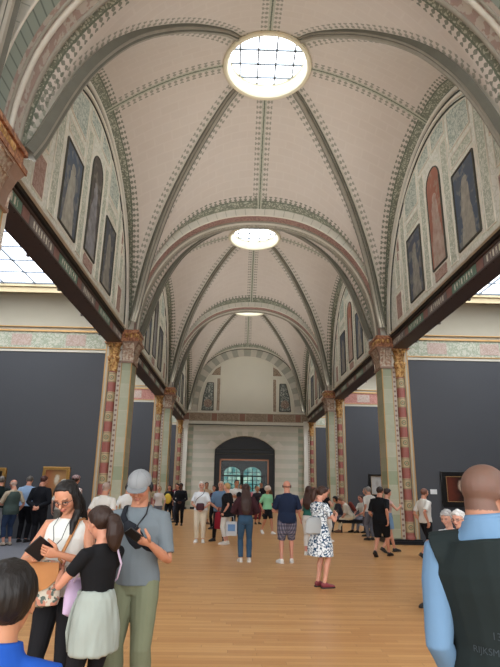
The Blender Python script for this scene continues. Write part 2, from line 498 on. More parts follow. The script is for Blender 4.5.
def lunette(i, s):
    yc = (PY[i] + PY[i+1]) / 2; X = 4.32 * s; t = .12 * s; R = 4.60
    H = 4.60; NS = 2.0
    arc = sup(VA - .02, H, NS, 60)
    mb = MB(); mb.poly([(a, b) for a, b in arc], lambda a, b, t_: (t_, a, b), 0, t)
    side = {-1: 'wall_left', 1: 'wall_right'}[s]
    W = mb.build(side, M['lun'], loc=(X, yc, SPR)); tag(W, kind='structure')
    f = -s     # direction towards the nave
    def slab(name, mat, pts, th=.012, base=0, loc=None):
        m_ = MB(); cx = sum(p[0] for p in pts)/len(pts); cz = (min(p[1] for p in pts)+max(p[1] for p in pts))/2
        m_.poly([(a-cx, b-cz) for a, b in pts], lambda a, b, t_: (t_, a, b), f*base, f*(base+th))
        return m_.build(name, mat, W, loc=(0, cx, cz))
    def rect(y0, y1, z0, z1): return [(y0, z0), (y1, z0), (y1, z1), (y0, z1)]
    def archrect(y0, y1, z0, z1, k=10):
        r = (y1-y0)/2; c = (y0+y1)/2
        return [(y0, z0), (y1, z0)] + [(c + r*cos(pi*j/k), z1 - r + r*sin(pi*j/k)) for j in range(k+1)]
    def border(name, pts, wdt, mat, th=.03):
        m_ = MB(); n = len(pts); cx = sum(p[0] for p in pts)/n; cz = sum(p[1] for p in pts)/n
        for k in range(n):
            a, b = pts[k], pts[(k+1) % n]; m_.tube([(f*.012, a[0], a[1]), (f*.012, b[0], b[1])], [(wdt, th)]*2, 6, side=(0, 0, 1) if abs(a[1]-b[1]) < abs(a[0]-b[0]) else (0, 1, 0))
        return m_.build(name, mat, W)
    topz = lambda y: H * max(0, 1 - abs(y/(VA))**NS)**(1/NS)
    cols = ['L', 'C', 'R']
    for k, (y0, y1, z0, z1) in enumerate(((-2.22, -1.14, .30, 2.22), (-.44, .44, .5, 3.2), (1.14, 2.22, .30, 2.22))):
        pts = rect(y0, y1, z0, z1) if k != 1 else archrect(y0, y1, z0, z1)
        mm = M['mur'][(i, s)][k]
        mu = slab('mural', mm, pts, .02)
        big = rect(y0-.1, y1+.1, z0-.1, z1+.1) if k != 1 else archrect(y0-.12, y1+.12, z0-.12, z1+.12)
        slab('mural_surround', M['pale'], big, .008)
        m_ = MB(); n = len(pts)
        for q in range(n):
            a, b = pts[q], pts[(q+1) % n]
            m_.tube([(f*.02, a[0], a[1]), (f*.02, b[0], b[1])], .028 if (q in (0, n-1) or (k != 1)) else .02, 5)
        m_.build('mural_frame', M['line'], W)
    mb_ = slab('inscription_panel', M['pink'], rect(-.36, .36, .16, .42), .02)
    # scroll strips between the murals
    for sg in (-1, 1):
        for y0, y1, z0, z1, mt in ((.62, .98, .18, 3.45, 'strip'), (2.42, 2.78, .18, 3.2, 'strip'), (1.14, 2.22, 2.42, 2.72, 'strip'), (3.05, 3.6, .2, 1.0, 'pink'), (3.05, 3.45, 1.2, 2.3, 'strip')):
            slab('scroll_strip', M[mt], rect(sg*y0, sg*y1, z0, z1), .01)
            m_ = MB()
            for (a, b) in (((y0, z0), (y0, z1)), ((y1, z0), (y1, z1)), ((y0, z0), (y1, z0)), ((y0, z1), (y1, z1))):
                m_.tube([(f*.01, sg*a[0], a[1]), (f*.01, sg*b[0], b[1])], .018, 5)
            m_.build('strip_moulding', M['pale'], W)
        # curved upper fields
        def field(name, ya, yb, za, mt, ins=.5):
            pts = [(sg*ya, za), (sg*yb, za)] + [(sg*(yb + (ya-yb)*q/8), max(za+.02, (topz(yb + (ya-yb)*q/8)) - ins)) for q in range(9)]
            slab(name, M[mt], pts, .012)
            m_ = MB(); n = len(pts)
            for q in range(n):
                a, b = pts[q], pts[(q+1) % n]; m_.tube([(f*.012, a[0], a[1]), (f*.012, b[0], b[1])], .02, 5)
            m_.build('field_moulding', M['pale'], W)
        field('upper_field', 1.14, 2.22, 2.9, 'roundel')
        field('side_field', 2.95, 3.25, 2.0, 'pink', .75)
        field('crown_field', .1, .95, 3.62, 'roundel')
    # concentric arch mouldings
    for r_, w_, mt in ((-.10, .075, 'pale2'), (-.20, .022, 'line'), (-.40, .022, 'line'), (-.30, .05, 'pale')):
        m_ = MB(); A = VA + r_; B = H + r_
        path = [Vector((f*.02, a, b)) for a, b in sup(A, B, NS, 56)]
        m_.tube(path, [(w_, w_*.8)]*len(path), 8, side=(1, 0, 0)); m_.build('arch_moulding', M[mt], W, smooth=True)
    return W

def beam(i, s):
    y0, y1 = PY[i] + HD - .15, PY[i+1] - HD + .1; L = y1 - y0; yc = (y0+y1)/2
    root = empty('beam', (4.62*s, yc, 5.95))
    lab = {(1, -1): 'nearest left brown steel beam carrying the mural wall, reaching the upper left edge',
           (1, 1): 'nearest right brown steel beam carrying the mural wall, reaching the right edge',
           (2, -1): 'middle left steel beam between the two nearest left banded columns',
           (2, 1): 'middle right steel beam between the two nearest right banded columns',
           (3, -1): 'farthest left steel beam ending at the end wall', (3, 1): 'farthest right steel beam ending at the end wall',
           (0, -1): 'left steel beam overhead, out of the top left corner', (0, 1): 'right steel beam overhead, beyond the right edge'}[(i, s)]
    tag(root, lab, 'beam', 'steel beams under the mural walls')
    m_ = MB(); X = lambda x: (x - 4.62)*s
    m_.box(X(4.38), X(4.86), -L/2, L/2, 0, .035); m_.box(X(4.50), X(4.80), -L/2, L/2, .03, .42)
    m_.box(X(4.38), X(4.86), -L/2, L/2, .30, .34)
    for k in range(5):
        yy = -L/2 + .9 + k*1.9
        m_.box(X(4.85), X(4.90), yy-.03, yy+.03, -.02, .06)          # spotlight brackets along the outer flange
    m_.build('girder', M['steel'], root)
    r = MB()
    for k in range(int(L/.3)):
        for xx in (4.43, 4.81): r.ell((X(xx), -L/2+.15+k*.3, -.002), (.014, .014, .01), seg=6, rings=3)
    r.build('rivets', M['black'], root)
    # painted panels along the nave face
    y = -L/2; k = 0
    while y < L/2 - .2:
        wd = 1.30 if k % 2 == 0 else .34
        wd = min(wd, L/2 - y)
        p = MB(); p.box(-.01, .01, -(wd-.05)/2, (wd-.05)/2, -.148, .155)
        mt = ('green_panel', 'pink_panel', 'grey_panel', 'pink_panel')[k % 4]
        po = p.build('painted_panel', M[mt], root, loc=(X(4.43), y+wd/2, .185))
        if k % 2 == 0 and wd > 1:
            q = MB(); rnd = random.Random(i*10+k)
            # worn pale capitals: rows of short strokes
            n = 8
            for c in range(n):
                yy = -.45 + .9*c/(n-1)
                q.box(-.014*s*1.0, -.010*s, yy-.02, yy-.008, -.07, .07)
                if rnd.random() < .7: q.box(-.014*s, -.010*s, yy-.01, yy+.035, rnd.choice((.05, -.07, -.01)), rnd.choice((.065,)) if rnd.random() < .0 else .068)
                if rnd.random() < .5: q.box(-.014*s, -.010*s, yy+.026, yy+.038, -.07, .07)
            q.build('worn_lettering', M['pale'], po)
        y += wd; k += 1
    b = MB(); b.box(X(4.33), X(4.80), -L/2, L/2, .355, .45); b.build('ledge', M['black'], root)
    if i > 0:
        # added fill light for the vault, in an invented housing at the wall's foot
        u = MB(); u.box(X(4.25), X(4.318), -L/2+.6, L/2-.6, .425, .465); u.build('added_fill_housing', M['pale2'], root)
        ld = bpy.data.lights.new('vault_fill_light', 'AREA'); ld.shape = 'RECTANGLE'; ld.size = .1; ld.size_y = L-1.2; ld.energy = FILL_W; ld.color = (1, .97, .92)
        lo = bpy.data.objects.new('vault_fill_light', ld); COL.objects.link(lo); lo.parent = root; lo.location = (X(4.255), 0, .49)
        lo.rotation_euler = (0, pi - s*radians(52), 0); ld.spread = radians(90)
    return root

def leafcap(mb, c, r0, r1, z0, z1, n=8, rows=2, sq=1.0):
    """bell capital with curled leaves; c centre, radii bottom/top"""
    H = z1 - z0
    mb.lathe((c[0], c[1], 0), [(r0*1.12, z0), (r0*1.22, z0+.02), (r0*1.22, z0+.05), (r0*1.02, z0+.07), (r0*1.02, z0+H*.4), (r0*1.15, z0+H*.7), (r1*.95, z1-.1)], 20)
    for rr in range(rows):
        za = z0 + .07 + H*.38*rr; hh = H*.5
        for k in range(n):
            a = 2*pi*(k + .5*rr)/n; dx, dy = cos(a), sin(a)
            rb = r0*1.03 + (r1-r0)*.35*rr; ro = rb + (r1-r0)*.45 + .03
            P = [(c[0]+dx*rb, c[1]+dy*rb, za), (c[0]+dx*(rb+.02), c[1]+dy*(rb+.02), za+hh*.5), (c[0]+dx*(ro), c[1]+dy*(ro), za+hh*.9), (c[0]+dx*(ro+.03), c[1]+dy*(ro+.03), za+hh*.78)]
            w = r0*2.3*pi/n*.42
            mb.tube(P, [(w*.7, .014), (w, .018), (w*.75, .016), (w*.25, .012)], 6, side=(-dy, dx, 0))
    for k in range(4):
        a = pi/4 + pi/2*k; mb.ell((c[0]+cos(a)*r1, c[1]+sin(a)*r1, z1-.10), (.055, .055, .055), seg=8, rings=6)
    q = r1*1.02
    mb.box(c[0]-q, c[0]+q, c[1]-q, c[1]+q, z1-.06, z1)

def pier(i, s, half=False):
    py = PY[i]; root = empty('column', (4.4*s, py, 0))
    lab = {(1, -1): 'cropped near column at the left edge with a big gilded capital above the crowd',
           (1, 1): 'near column just beyond the right edge beside the waistcoated man',
           (2, -1): 'nearest full left column with red and green banded shafts, behind the man in the cap',
           (2, 1): 'nearest full right column with red and green banded shafts, beside the walking man in black',
           (3, -1): 'second left banded column with gilded capitals, beyond the nearest full one',
           (3, 1): 'second right banded column with gilded capitals, behind the seated visitors',
           (4, -1): 'farthest left red banded column against the end wall', (4, 1): 'farthest right red banded column against the end wall'}[(i, s)]
    tag(root, lab, 'column', 'banded columns along the hall')
    X = lambda x: (x - 4.4)*s
    far = i == 4
    f = -HD
    c_ = MB(); c_.box(X(4.08), X(4.86), f+.06, HD-.04, 0, 6.02); c_.build('core', M['pale'], root)
    g = MB(); g.box(X(4.76), X(4.90), f+.0, HD, .14, 5.95); g.build('edge_strip', M['cream'], root)
    g = MB(); g.box(X(4.865), X(4.895), f-.02, f+.01, .14, 5.95); g.box(X(4.775), X(4.795), f-.02, f+.01, .14, 5.95)
    g.build('gilt_edge', M['goldline'], root)
    # red shaft with gilded double capital
    rs = MB(); rs.lathe((0, 0, 0), [(.16, .14), (.16, .2), (.135, .24), (.13, .3), (.13, 5.02)], 20); rs.build('red_shaft', M['red'], root, smooth=40, loc=(X(4.62), f+.05, 0))
    cap = MB(); leafcap(cap, (X(4.62), f+.05), .13, .17, 5.02, 5.5); leafcap(cap, (X(4.62), f+.05), .13, .2, 5.5, 5.96)
    cap.build('red_shaft_capital', M['gold'], root, smooth=40)
    im = MB(); im.box(X(4.34), X(4.92), f-.19, f+.2, 5.93, 5.97); im.build('impost', M['terracotta'], root)
    d = MB(); d.box(-.055, .055, 0, .05, .14, 5.4); d.build('dotted_strip', M['dots'], root, loc=(X(4.42), f+.01, 0))
    HB = HD - .28
    if not far:
        gs = MB(); gs.box(X(4.02), X(4.355), f-.02, HB, .14, 5.33); gs.build('green_shaft', M['green'], root, bevel=.035)
        gl = MB(); gl.tube([(X(4.035), f-.01, .14), (X(4.035), f-.01, 5.3)], .022, 8); gl.tube([(X(4.035), HB-.01, .14), (X(4.035), HB-.01, 5.3)], .022, 8)
        gl.tube([(X(4.35), f-.015, .14), (X(4.35), f-.015, 5.3)], .012, 8)
        gl.build('gilt_corner_bead', M['goldline'], root)
        gc = MB()
        # wide flared capital wrapping the nave side
        for zz, e in ((5.33, .05), (5.38, .07), (5.43, .03)):
            pass
        gc.box(X(4.02-.05), X(4.36), f-.06, HB+.05, 5.31, 5.37)
        P0, P1 = (4.00, f-.03), (3.86, f-.17)
        vs = []
        for zz, xx, e in ((5.37, 4.01, .0), (5.6, 3.99, .02), (5.85, 3.93, .08), (6.0, 3.86, .15)):
            vs += [(X(xx), f-e, zz), (X(4.36), f-e, zz), (X(4.36), HB+e, zz), (X(xx), HB+e, zz)]
        fs = [(r*4+k, r*4+(k+1) % 4, r*4+4+(k+1) % 4, r*4+4+k) for r in range(3) for k in range(4)] + [(0, 3, 2, 1), (12, 13, 14, 15)]
        gc.add(vs, fs)
        gc2 = MB()
        rows = ((5.38, .34, 3.99, .02), (5.62, .32, 3.95, .06))
        for za, hh, xb, e in rows:
            for k in range(4):       # leaves on the camera-facing and rear faces
                xx = 4.03 + .09*k
                for yy, sg in ((f-e, -1), (HB+e, 1)):
                    gc2.tube([(X(xx), yy, za), (X(xx), yy+sg*.03, za+hh*.6), (X(xx), yy+sg*.10, za+hh), (X(xx), yy+sg*.13, za+hh*.88)], [(.045, .02), (.055, .02), (.04, .02), (.015, .012)], 6, side=(1, 0, 0))
            for k in range(8):
                yy = f + .03 + (2*HB-.06)*k/7
                gc2.tube([(X(xb), yy, za), (X(xb-.03), yy, za+hh*.6), (X(xb-.10), yy, za+hh), (X(xb-.13), yy, za+hh*.88)], [(.05, .02), (.062, .02), (.045, .02), (.015, .012)], 6, side=(0, 1, 0))
        gc.build('green_shaft_capital', M['capstone'], root)
        gc2.build('capital_leaves', M['terracotta2'], root, smooth=50)
        ab = MB(); ab.box(X(3.84), X(4.40), f-.19, HB+.17, 6.0, 6.09); ab.box(X(3.90), X(4.40), f-.13, HB+.11, 6.09, 6.3); ab.box(X(3.86), X(4.40), f-.17, HB+.15, 6.3, 6.38)
        ab.build('abacus', M['terracotta'], root)
        lv = MB()
        for k in range(3):
            xx = 3.96 + .14*k
            for yy in (f-.14, HB+.12): lv.ell((X(xx), yy, 6.2), (.06, .035, .08), seg=8, rings=6)
        for k in range(7):
            lv.ell((X(3.90), f-.05+(2*HB+.08)*k/6, 6.2), (.035, .06, .08), seg=8, rings=6)
        lv.build('gilt_bosses', M['gold'], root, smooth=True)
    b = MB(); b.box(X(3.95), X(4.98), f-.12, HD+.1, 0, .10); b.box(X(3.98), X(4.95), f-.09, HD+.07, .10, .15); b.build('plinth', M['blackmetal'], root)
    return root

def tarch(i):
    """broad transverse arch between two bays"""
    py = PY[i]; mb = MB(); n = 56
    c_ = CROWN[i]; inn = sup(4.09, c_-.25, NA, n); out = sup(4.35, c_, NA, n)
    vs = []
    for k in range(n+1):
        a, b = inn[k], out[k]
        vs += [(a[0], -HD, a[1]), (b[0], -HD, b[1]), (b[0], HD, b[1]), (a[0], HD, a[1])]
    fs, ms = [], []
    for k in range(n):
        for q in range(4):
            r = (q+1) % 4; fs.append((k*4+q, k*4+r, k*4+4+r, k*4+4+q)); ms.append((0, 0, 0, 1)[q])
    fs += [(0, 1, 2, 3), tuple(n*4+q for q in (3, 2, 1, 0))]; ms += [0, 0]
    mb.add(vs, fs); mb.m = ms
    o = mb.build('ceiling', [M['archface'], M['soffit0' if i == 1 else 'soffit']], loc=(0, py, SPR)); tag(o, kind='structure'); shade(o.data, 40)
    L = o.data.uv_layers.new(name='arc')
    for lp in o.data.loops:
        v = o.data.vertices[lp.vertex_index].co
        L.data[lp.index].uv = (math.atan2(v.z, v.x)*4.45, v.y)
    for yy, r, dr, mt in ((.0, (.035, .03), -.0, 'rib'), (.12, (.06, .045), -.0, 'pale2'), (-HD+.02, (.025, .025), 0, 'pale'), (HD-.04, (.05, .04), 0, 'rib')):
        m_ = MB(); path = [Vector((a, yy, b)) for a, b in sup(4.09+dr, c_-.25+dr, NA, n)]
        m_.tube(path, [r]*len(path), 10, side=(0, 1, 0)); m_.build('arch_moulding', M[mt], o, smooth=True)
    return o

def m_archface():
    m = N('arch_voussoirs'); s, t, _ = m.xyz(m.uv('arc')); P = m.obj()
    f = m.math('FRACT', m.math('DIVIDE', s, .34))
    c = m.mix(m.band(f, .03, .97, .01), srgb('b0b0a2'), srgb('e0ddd2'))
    c = m.mix(m.math('MULTIPLY', m.noise(P, 5, 4), .4), c, srgb('9fa092'))
    return m.bsdf(c, .7)
def m_soffit(kind=1):
    m = N('arch_soffit_red_and_scroll'); s, t, _ = m.xyz(m.uv('arc')); P = m.obj()
    red = m.mix(m.noise(P, 8, 3), srgb('92736a'), srgb('a98b80'))
    n1 = m.noise(P, 9, 1)
    red = m.mix(m.math('MULTIPLY', m.math('LESS_THAN', m.math('ABSOLUTE', m.math('SUBTRACT', n1, .5)), .04), .6), red, srgb('6e4d46'))
    if kind == 0:
        f = m.math('FRACT', m.math('DIVIDE', s, .22))
        gb = m.mix(m.band(f, .1, .95, .01), srgb('66736b'), srgb('8d9a90'))
        red = m.mix(m.math('MULTIPLY', m.band(m.noise(P, 6, 2), .5, .9, .02), .6), srgb('b3aca2'), srgb('8f706a'))
        c = m.mix(m.band(t, -.9, -.12, .006), red, gb)
        c = m.mix(m.band(t, .40, .6, .006), c, srgb('a9aa9a'))
        return m.bsdf(c, .7)
    c = m.mix(m.band(t, -.42, -.06, .006), srgb('aeaa9b'), red)
    c = m.mix(m.math('MULTIPLY', m.math('MULTIPLY', m.band(t, .18, .42, .006), m.math('LESS_THAN', m.math('ABSOLUTE', m.math('SUBTRACT', n1, .5)), .05)), .6), c, srgb('7d8070'))
    c = m.mix(m.band(t, -.06, -.045, .004), c, srgb('5a5a50')); c = m.mix(m.band(t, .41, .425, .004), c, srgb('5a5a50'))
    return m.bsdf(c, .7)
M['archface'] = m_archface(); M['soffit'] = m_soffit(); M['soffit0'] = m_soffit(0)
M['capstone'] = plain('rosy_capital_stone', '9a8070', .6, .2, 8)
M['terracotta2'] = m_gold('rosy_gilt_leaves', 'd4c8b4', 'a88672')
M['green_panel'] = plain('green_painted_panel', '6f8a7a', .6, .15, 5)
M['pink_panel'] = plain('dusty_pink_panel', '8d6b64', .6, .15, 5)
M['grey_panel'] = plain('mauve_grey_panel', '7d7471', .6, .15, 5)
M['sky_o'] = emis('bright_daylight_glazing', 'f2f8ff', OC_ST)
M['sky_c'] = emis('bright_cabinet_glazing', 'f0f6ff', CAB_ST)
M['mur'] = {}
pal = [('3a5676', 'c4c2b4', '6d6c66'), ('5f5954', 'aaacb2', '45413f'), ('4a5668', 'aaa79d', '55534f'),
       ('3a5474', 'b8b3a6', '5f5f5c'), ('ae7460', 'c9beb2', '8a5c4e'), ('46566f', 'a5a39b', '53514f')]
for i in range(4):
    for s in (-1, 1):
        b = 0 if s < 0 else 3
        M['mur'][(i, s)] = [m_mural('fresco', *pal[(b + k)], seed=i*7+k+s) for k in range(3)]

for i in range(4): bay(i)
for i in (1, 2, 3): tarch(i)
for i in range(4):
    for s in (-1, 1):
        lunette(i, s); beam(i, s)
for i in (1, 2, 3, 4):
    for s in (-1, 1): pier(i, s)

# floor and cabinets -------------------------------------------------
XO = 11.5
f = MB(); f.box(-4.92, 4.92, -9, 37.5, -.1, 0); tag(f.build('floor', M['floor']), kind='structure')
for s in (-1, 1):
    f = MB(); f.box(4.92*s, XO*s, -9, 37.5, -.1, 0); tag(f.build('floor', M['carpet']), kind='structure')
f = MB(); f.box(-4.92, 4.92, 37.5, 56, -.1, 0); tag(f.build('floor', M['floor']), kind='structure')

def m_pinkfrieze():
    return m_scroll('pink_frieze', 'b98273', 'a06a5d', 6)
M['pfrieze'] = m_pinkfrieze(); M['cart'] = m_scroll('faded_cartouche', 'c2ad9f', 'a99080', 9)
def divider(i, s):
    y0, y1 = PY[i] - HD + .04, PY[i] + HD - .04
    nm = 'wall_left' if s < 0 else 'wall_right'
    x0, x1 = 4.90*s, XO*s
    w = MB(); w.box(x0, x1, y0, y1, 0, 5.62); W = w.build(nm, M['darkwall']); tag(W, kind='structure')
    w = MB(); w.box(x0, x1, y0+.03, y1-.03, 5.62, 8.2); w.build('upper_wall', M['cream'], W)
    for yy, sg in ((y0, -1), (y1, 1)):
        w = MB(); w.box(x0, x1, yy+sg*.02, yy-sg*.02, 5.63, 5.70); w.build('picture_rail', M['white'], W)
        w = MB(); w.box(x0, x1, yy+sg*.01, yy-sg*.02, 5.76, 6.30); w.build('frieze', M['pfrieze' if i == 3 else 'frieze'], W)
        # rosy cartouches in the frieze
        cpt = MB()
        for k in range(4): 
            xx = (5.9 + 1.75*k)*s
            cpt.box(xx-.32, xx+.32, yy+sg*.018, yy, 5.84, 6.22)
        cpt.build('frieze_cartouche', M['cart'], W)
        w = MB(); w.box(x0, x1, yy+sg*.05, yy-sg*.02, 6.30, 6.36); w.box(x0, x1, yy+sg*.02, yy-sg*.02, 5.73, 5.76); w.box(x0, x1, yy+sg*.03, yy-sg*.02, 6.46, 6.49)
        w.build('gilt_moulding', M['goldline'], W)
        # quarter-round cove
        prof = [(.02, 6.49)] + [(.02 + .55*(1-cos(t)), 6.5 + .9*sin(t)) for t in [pi/2*k/10 for k in range(11)]]
        c_ = MB(); vs = []
        for d, z in prof: vs += [(x0, yy+sg*d, z), (x1, yy+sg*d, z)]
        n = len(prof); vs += [(x0, yy-sg*.01, 7.45), (x1, yy-sg*.01, 7.45), (x0, yy-sg*.01, 6.49), (x1, yy-sg*.01, 6.49)]
        c_.add(vs, [(2*k, 2*k+1, 2*k+3, 2*k+2) for k in range(n+1)] + [tuple(2*k for k in range(n+2)), tuple(2*k+1 for k in range(n+2))])
        c_.build('cove', M['cream'], W, smooth=50)
        w = MB(); w.box(x0, x1, yy+sg*.66, yy+sg*.40, 7.42, 7.60); w.box(x0, x1, yy+sg*.72, yy+sg*.40, 7.60, 7.66); w.build('cornice', M['cornice'], W)
    return W
for i in (1, 2, 3, 4):
    for s in (-1, 1): divider(i, s)
wn = 5
for i in range(4):
    for s in (-1, 1):
        y0, y1 = PY[i] + HD + .68, PY[i+1] - HD - .68
        # glazed ceiling of the side cabinet
        g = MB(); g.box(5.15*s, 10.2*s, y0, y1, 7.74, 7.76); G = g.build('window_%d' % wn, M['sky_c']); tag(G, kind='structure'); wn += 1
        b = MB(); k = 0
        y = y0
        while y <= y1 + .01:
            b.box(5.15*s, 10.2*s, y-.02, y+.02, 7.69, 7.735); y += (y1-y0)/9
        for k in range(6):
            x = 5.15 + 5.05*k/5; b.box((x-.02)*s, (x+.02)*s, y0, y1, 7.68, 7.735)
        b.build('glazing_bars', M['bar'], G)
        c_ = MB(); c_.box(4.4*s, 5.15*s, y0-.5, y1+.5, 7.66, 7.9); c_.box(10.2*s, XO*s, y0-.5, y1+.5, 7.66, 7.9)
        c_.box(5.15*s, 10.2*s, y0-.75, y0, 7.66, 7.9); c_.box(5.15*s, 10.2*s, y1, y1+.75, 7.66, 7.9)
        tag(c_.build('ceiling', M['cream']), kind='structure')
        # outer wall of the cabinet and the back of the mural wall
        w = MB(); w.box(XO*s, (XO+.2)*s, PY[i], PY[i+1], 0, 5.62, 0); w.box(XO*s, (XO+.2)*s, PY[i], PY[i+1], 5.62, 7.9, 1)
        tag(w.build('wall_left' if s < 0 else 'wall_right', [M['darkwall'], M['cream']]), kind='structure')

# end wall -----------------------------------------------------------
YE = PY[4] - .02
def segarch(x0, x1, zs, zc, n=14):
    w = (x1-x0)/2; c = (x0+x1)/2; r = zc - zs; R = (w*w + r*r)/(2*r); out = []
    a = math.asin(w/R)
    for k in range(n+1):
        t = -a + 2*a*k/n; out.append((c + R*sin(t), zc - R + R*cos(t)))
    return out
def endwall():
    ar = segarch(-2.17, 2.08, 4.02, 4.97)
    mb = MB(); fn = lambda a, b, t: (a, t, b)
    mb.poly([(-5.2, 0), (-2.17, 0), (-2.17, 4.02), (-2.17, 5.74), (-5.2, 5.74)], fn, 0, .8)
    mb.poly([(2.08, 0), (5.2, 0), (5.2, 5.74), (2.08, 5.74), (2.08, 4.02)], fn, 0, .8)
    for k in range(len(ar)-1):
        a, b = ar[k], ar[k+1]; mb.poly([a, b, (b[0], 5.74), (a[0], 5.74)], fn, 0, .8)
    W = mb.build('wall_back', M['endwall'], loc=(0, YE, 0)); tag(W, kind='structure')
    t = MB(); t.poly([(-4.7, 5.74), (4.7, 5.74), (4.7, 6.4)] + [(a, b + 6.4) for a, b in sup(4.68, 5.1, NA, 40)] + [(-4.7, 6.4)], fn, 0, .6)
    t.build('tympanum', M['tymp'], W)
    # voussoir ring of alternating stones
    for q in range(2):
        m_ = MB(); n = 31
        for k in range(n):
            if k % 2 != q: continue
            P = []
            for (A, B) in ((4.20, 4.72), (3.50, 4.17)):
                for kk in ((k, k+1) if A == 4.20 else (k+1, k)):
                    th = pi*kk/n; c, s_ = cos(th), sin(th)
                    P.append((A*(1 if c >= 0 else -1)*abs(c)**(2/NA), 6.60 + B*abs(s_)**(2/NA)))
            m_.poly(P, fn, -.03, .0)
        m_.build('voussoirs', M[('pale2', 'ringgrey')[q]], W)
    for A, B in ((3.48, 4.15), (4.22, 4.74)):
        m_ = MB(); pth = [Vector((a, -.03, b + 6.60)) for a, b in sup(A, B, NA, 50)]
        m_.tube(pth, [(.03, .03)]*len(pth), 8, side=(0, 1, 0)); m_.build('arch_moulding', M['line' if A > 4 else 'pale'], W, smooth=True)
    # side ornaments of the tympanum: leaded scroll panels with a rose, and flanking strips
    for s in (-1, 1):
        for nm, mt, pts in (('scroll_strip', 'browpanel', [(1.9, 6.7), (2.18, 6.7), (2.18, 9.1), (1.9, 9.1)]),
                            ('leaded_panel', 'leadpane', [(2.38, 6.75), (3.2, 6.75), (3.1, 7.8), (2.85, 8.75), (2.42, 8.75)]),
                            ('corner_panel', 'browpanel', [(1.9, 9.3), (2.65, 9.3), (2.3, 9.8), (1.9, 10.05)])):
            m_ = MB(); m_.poly([(a*s, b) for a, b in pts], fn, -.02, 0); m_.build(nm, M[mt], W)
            l_ = MB(); n = len(pts)
            for k in range(n):
                a, b = pts[k], pts[(k+1) % n]; l_.tube([(a[0]*s, -.02, a[1]), (b[0]*s, -.02, b[1])], .03, 6)
            l_.build('panel_frame', M['line' if mt == 'leadpane' else 'pale'], W)
        r_ = MB(); r_.lathe((0, 0, 0), [(.001, 0), (.30, 0)], 20)
        ro = r_.build('rose_boss', M['rose'], W, loc=(2.78*s, -.035, 7.25)); ro.rotation_euler = (pi/2, 0, 0)
    # cornice with brown panels
    c_ = MB(); c_.box(-4.6, 4.6, -.16, 0, 5.74, 5.84); c_.box(-4.6, 4.6, -.12, 0, 5.84, 5.95); c_.box(-4.6, 4.6, -.10, 0, 6.56, 6.66)
    c_.build('cornice', M['pale'], W)
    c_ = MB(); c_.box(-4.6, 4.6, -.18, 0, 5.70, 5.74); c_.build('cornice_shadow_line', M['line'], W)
    x = -4.5; k = 0
    while x < 4.4:
        wd = 1.55 if k % 2 else .45; p_ = MB(); p_.box(x+.03, min(4.5, x+wd)-.03, -.05, 0, 6.0, 6.52); p_.build('frieze_panel', M['browpanel' if k % 2 else 'redpanel'], W); x += wd; k += 1
    g = MB(); g.box(-4.5, 4.5, -.03, 0, 5.95, 6.56); g.build('frieze_ground', M['cream'], W)
    for s in (-1, 1):
        q = MB(); q.box(3.72*s, 4.35*s, -.07, 0, 0, 5.7); q.build('quoins', M['quoin'], W)
    # radial stones over the door
    v_ = MB(); ar2 = segarch(-2.2, 2.11, 4.05, 5.0, 13); ar3 = segarch(-2.75, 2.66, 4.3, 5.52, 13)
    for k in range(0, 13, 2): v_.poly([ar2[k], ar2[k+1], ar3[k+1], ar3[k]], fn, -.02, 0)
    v_.build('door_arch_stones', M['pale'], W)
    # skirting
    b = MB(); b.box(-4.4, -2.2, -.04, 0, 0, .14); b.box(2.1, 4.4, -.04, 0, 0, .14); tag(b.build('baseboard_back', M['blackmetal'], loc=(0, YE-.005, 0)), kind='structure')
M['ringgrey'] = plain('grey_green_voussoir', 'adaea2', .65, .12, 5)
M['redpanel'] = plain('dull_red_panel', '9a7463', .6, .15)
M['leadpane'] = m_scroll('leaded_scroll_panel', 'b4b8b0', '4a5450', 5, thr=.1)
M['rose'] = m_scroll('dark_red_rose', '6d4a42', 'b0a696', 9)
endwall()
m_ = MB(); o_ = sup(4.6, 5.2, NA, 50); i_ = sup(4.34, CROWN[4], NA, 50)
for k in range(50): m_.poly([o_[k], o_[k+1], i_[k+1], i_[k]], lambda a, b, t: (a, t, b), -.5, .1)
tag(m_.build('ceiling', M['pale2'], loc=(0, YE, SPR)), kind='structure')
# black portal with copper-trimmed glass doors, dim room and teal windows beyond
D = empty('door_1', (0, YE, 0)); tag(D, kind='structure')
fn = lambda a, b, t: (a, t, b)
ar = segarch(-2.16, 2.07, 4.02, 4.96)
m_ = MB(); m_.poly([(-2.16, 3.7), (2.07, 3.7)] + list(reversed(ar)), fn, .35, .5)
m_.box(-2.16, -1.9, .35, .5, 0, 3.75); m_.box(1.8, 2.07, .35, .5, 0, 3.75); m_.box(-1.95, 1.85, .34, .46, 3.3, 3.75); m_.box(-1.95, -1.75, .36, .46, 0, 3.4); m_.box(1.62, 1.85, .36, .46, 0, 3.4)
m_.build('portal_panelling', M['blackmetal'], D)
m_ = MB(); m_.box(-2.1, 2.0, .30, .36, 3.72, 3.78); m_.box(-2.1, 2.0, .30, .36, 4.05, 4.09); m_.build('portal_moulding', M['line'], D)
m_ = MB(); m_.box(-1.80, -1.70, .28, .40, 0, 3.38); m_.box(1.57, 1.67, .28, .40, 0, 3.38); m_.box(-1.80, 1.67, .28, .40, 3.28, 3.38); m_.build('copper_frame', M['copper'], D)
def glass():
    m = N('clear_door_glass'); tr = m.n('BsdfTransparent', {'Color': (.82, .86, .86, 1)}); gl = m.n('BsdfGlossy', {'Color': (.5, .5, .5, 1), 'Roughness': .05})
    fr = m.n('Fresnel', {'IOR': 1.3}); mx = m.n('MixShader'); m.t.links.new(fr.outputs[0], mx.inputs[0]); m.t.links.new(tr.outputs[0], mx.inputs[1]); m.t.links.new(gl.outputs[0], mx.inputs[2])
    m.t.links.new(mx.outputs[0], m.out.inputs[0]); return m.mat
M['glass'] = glass()
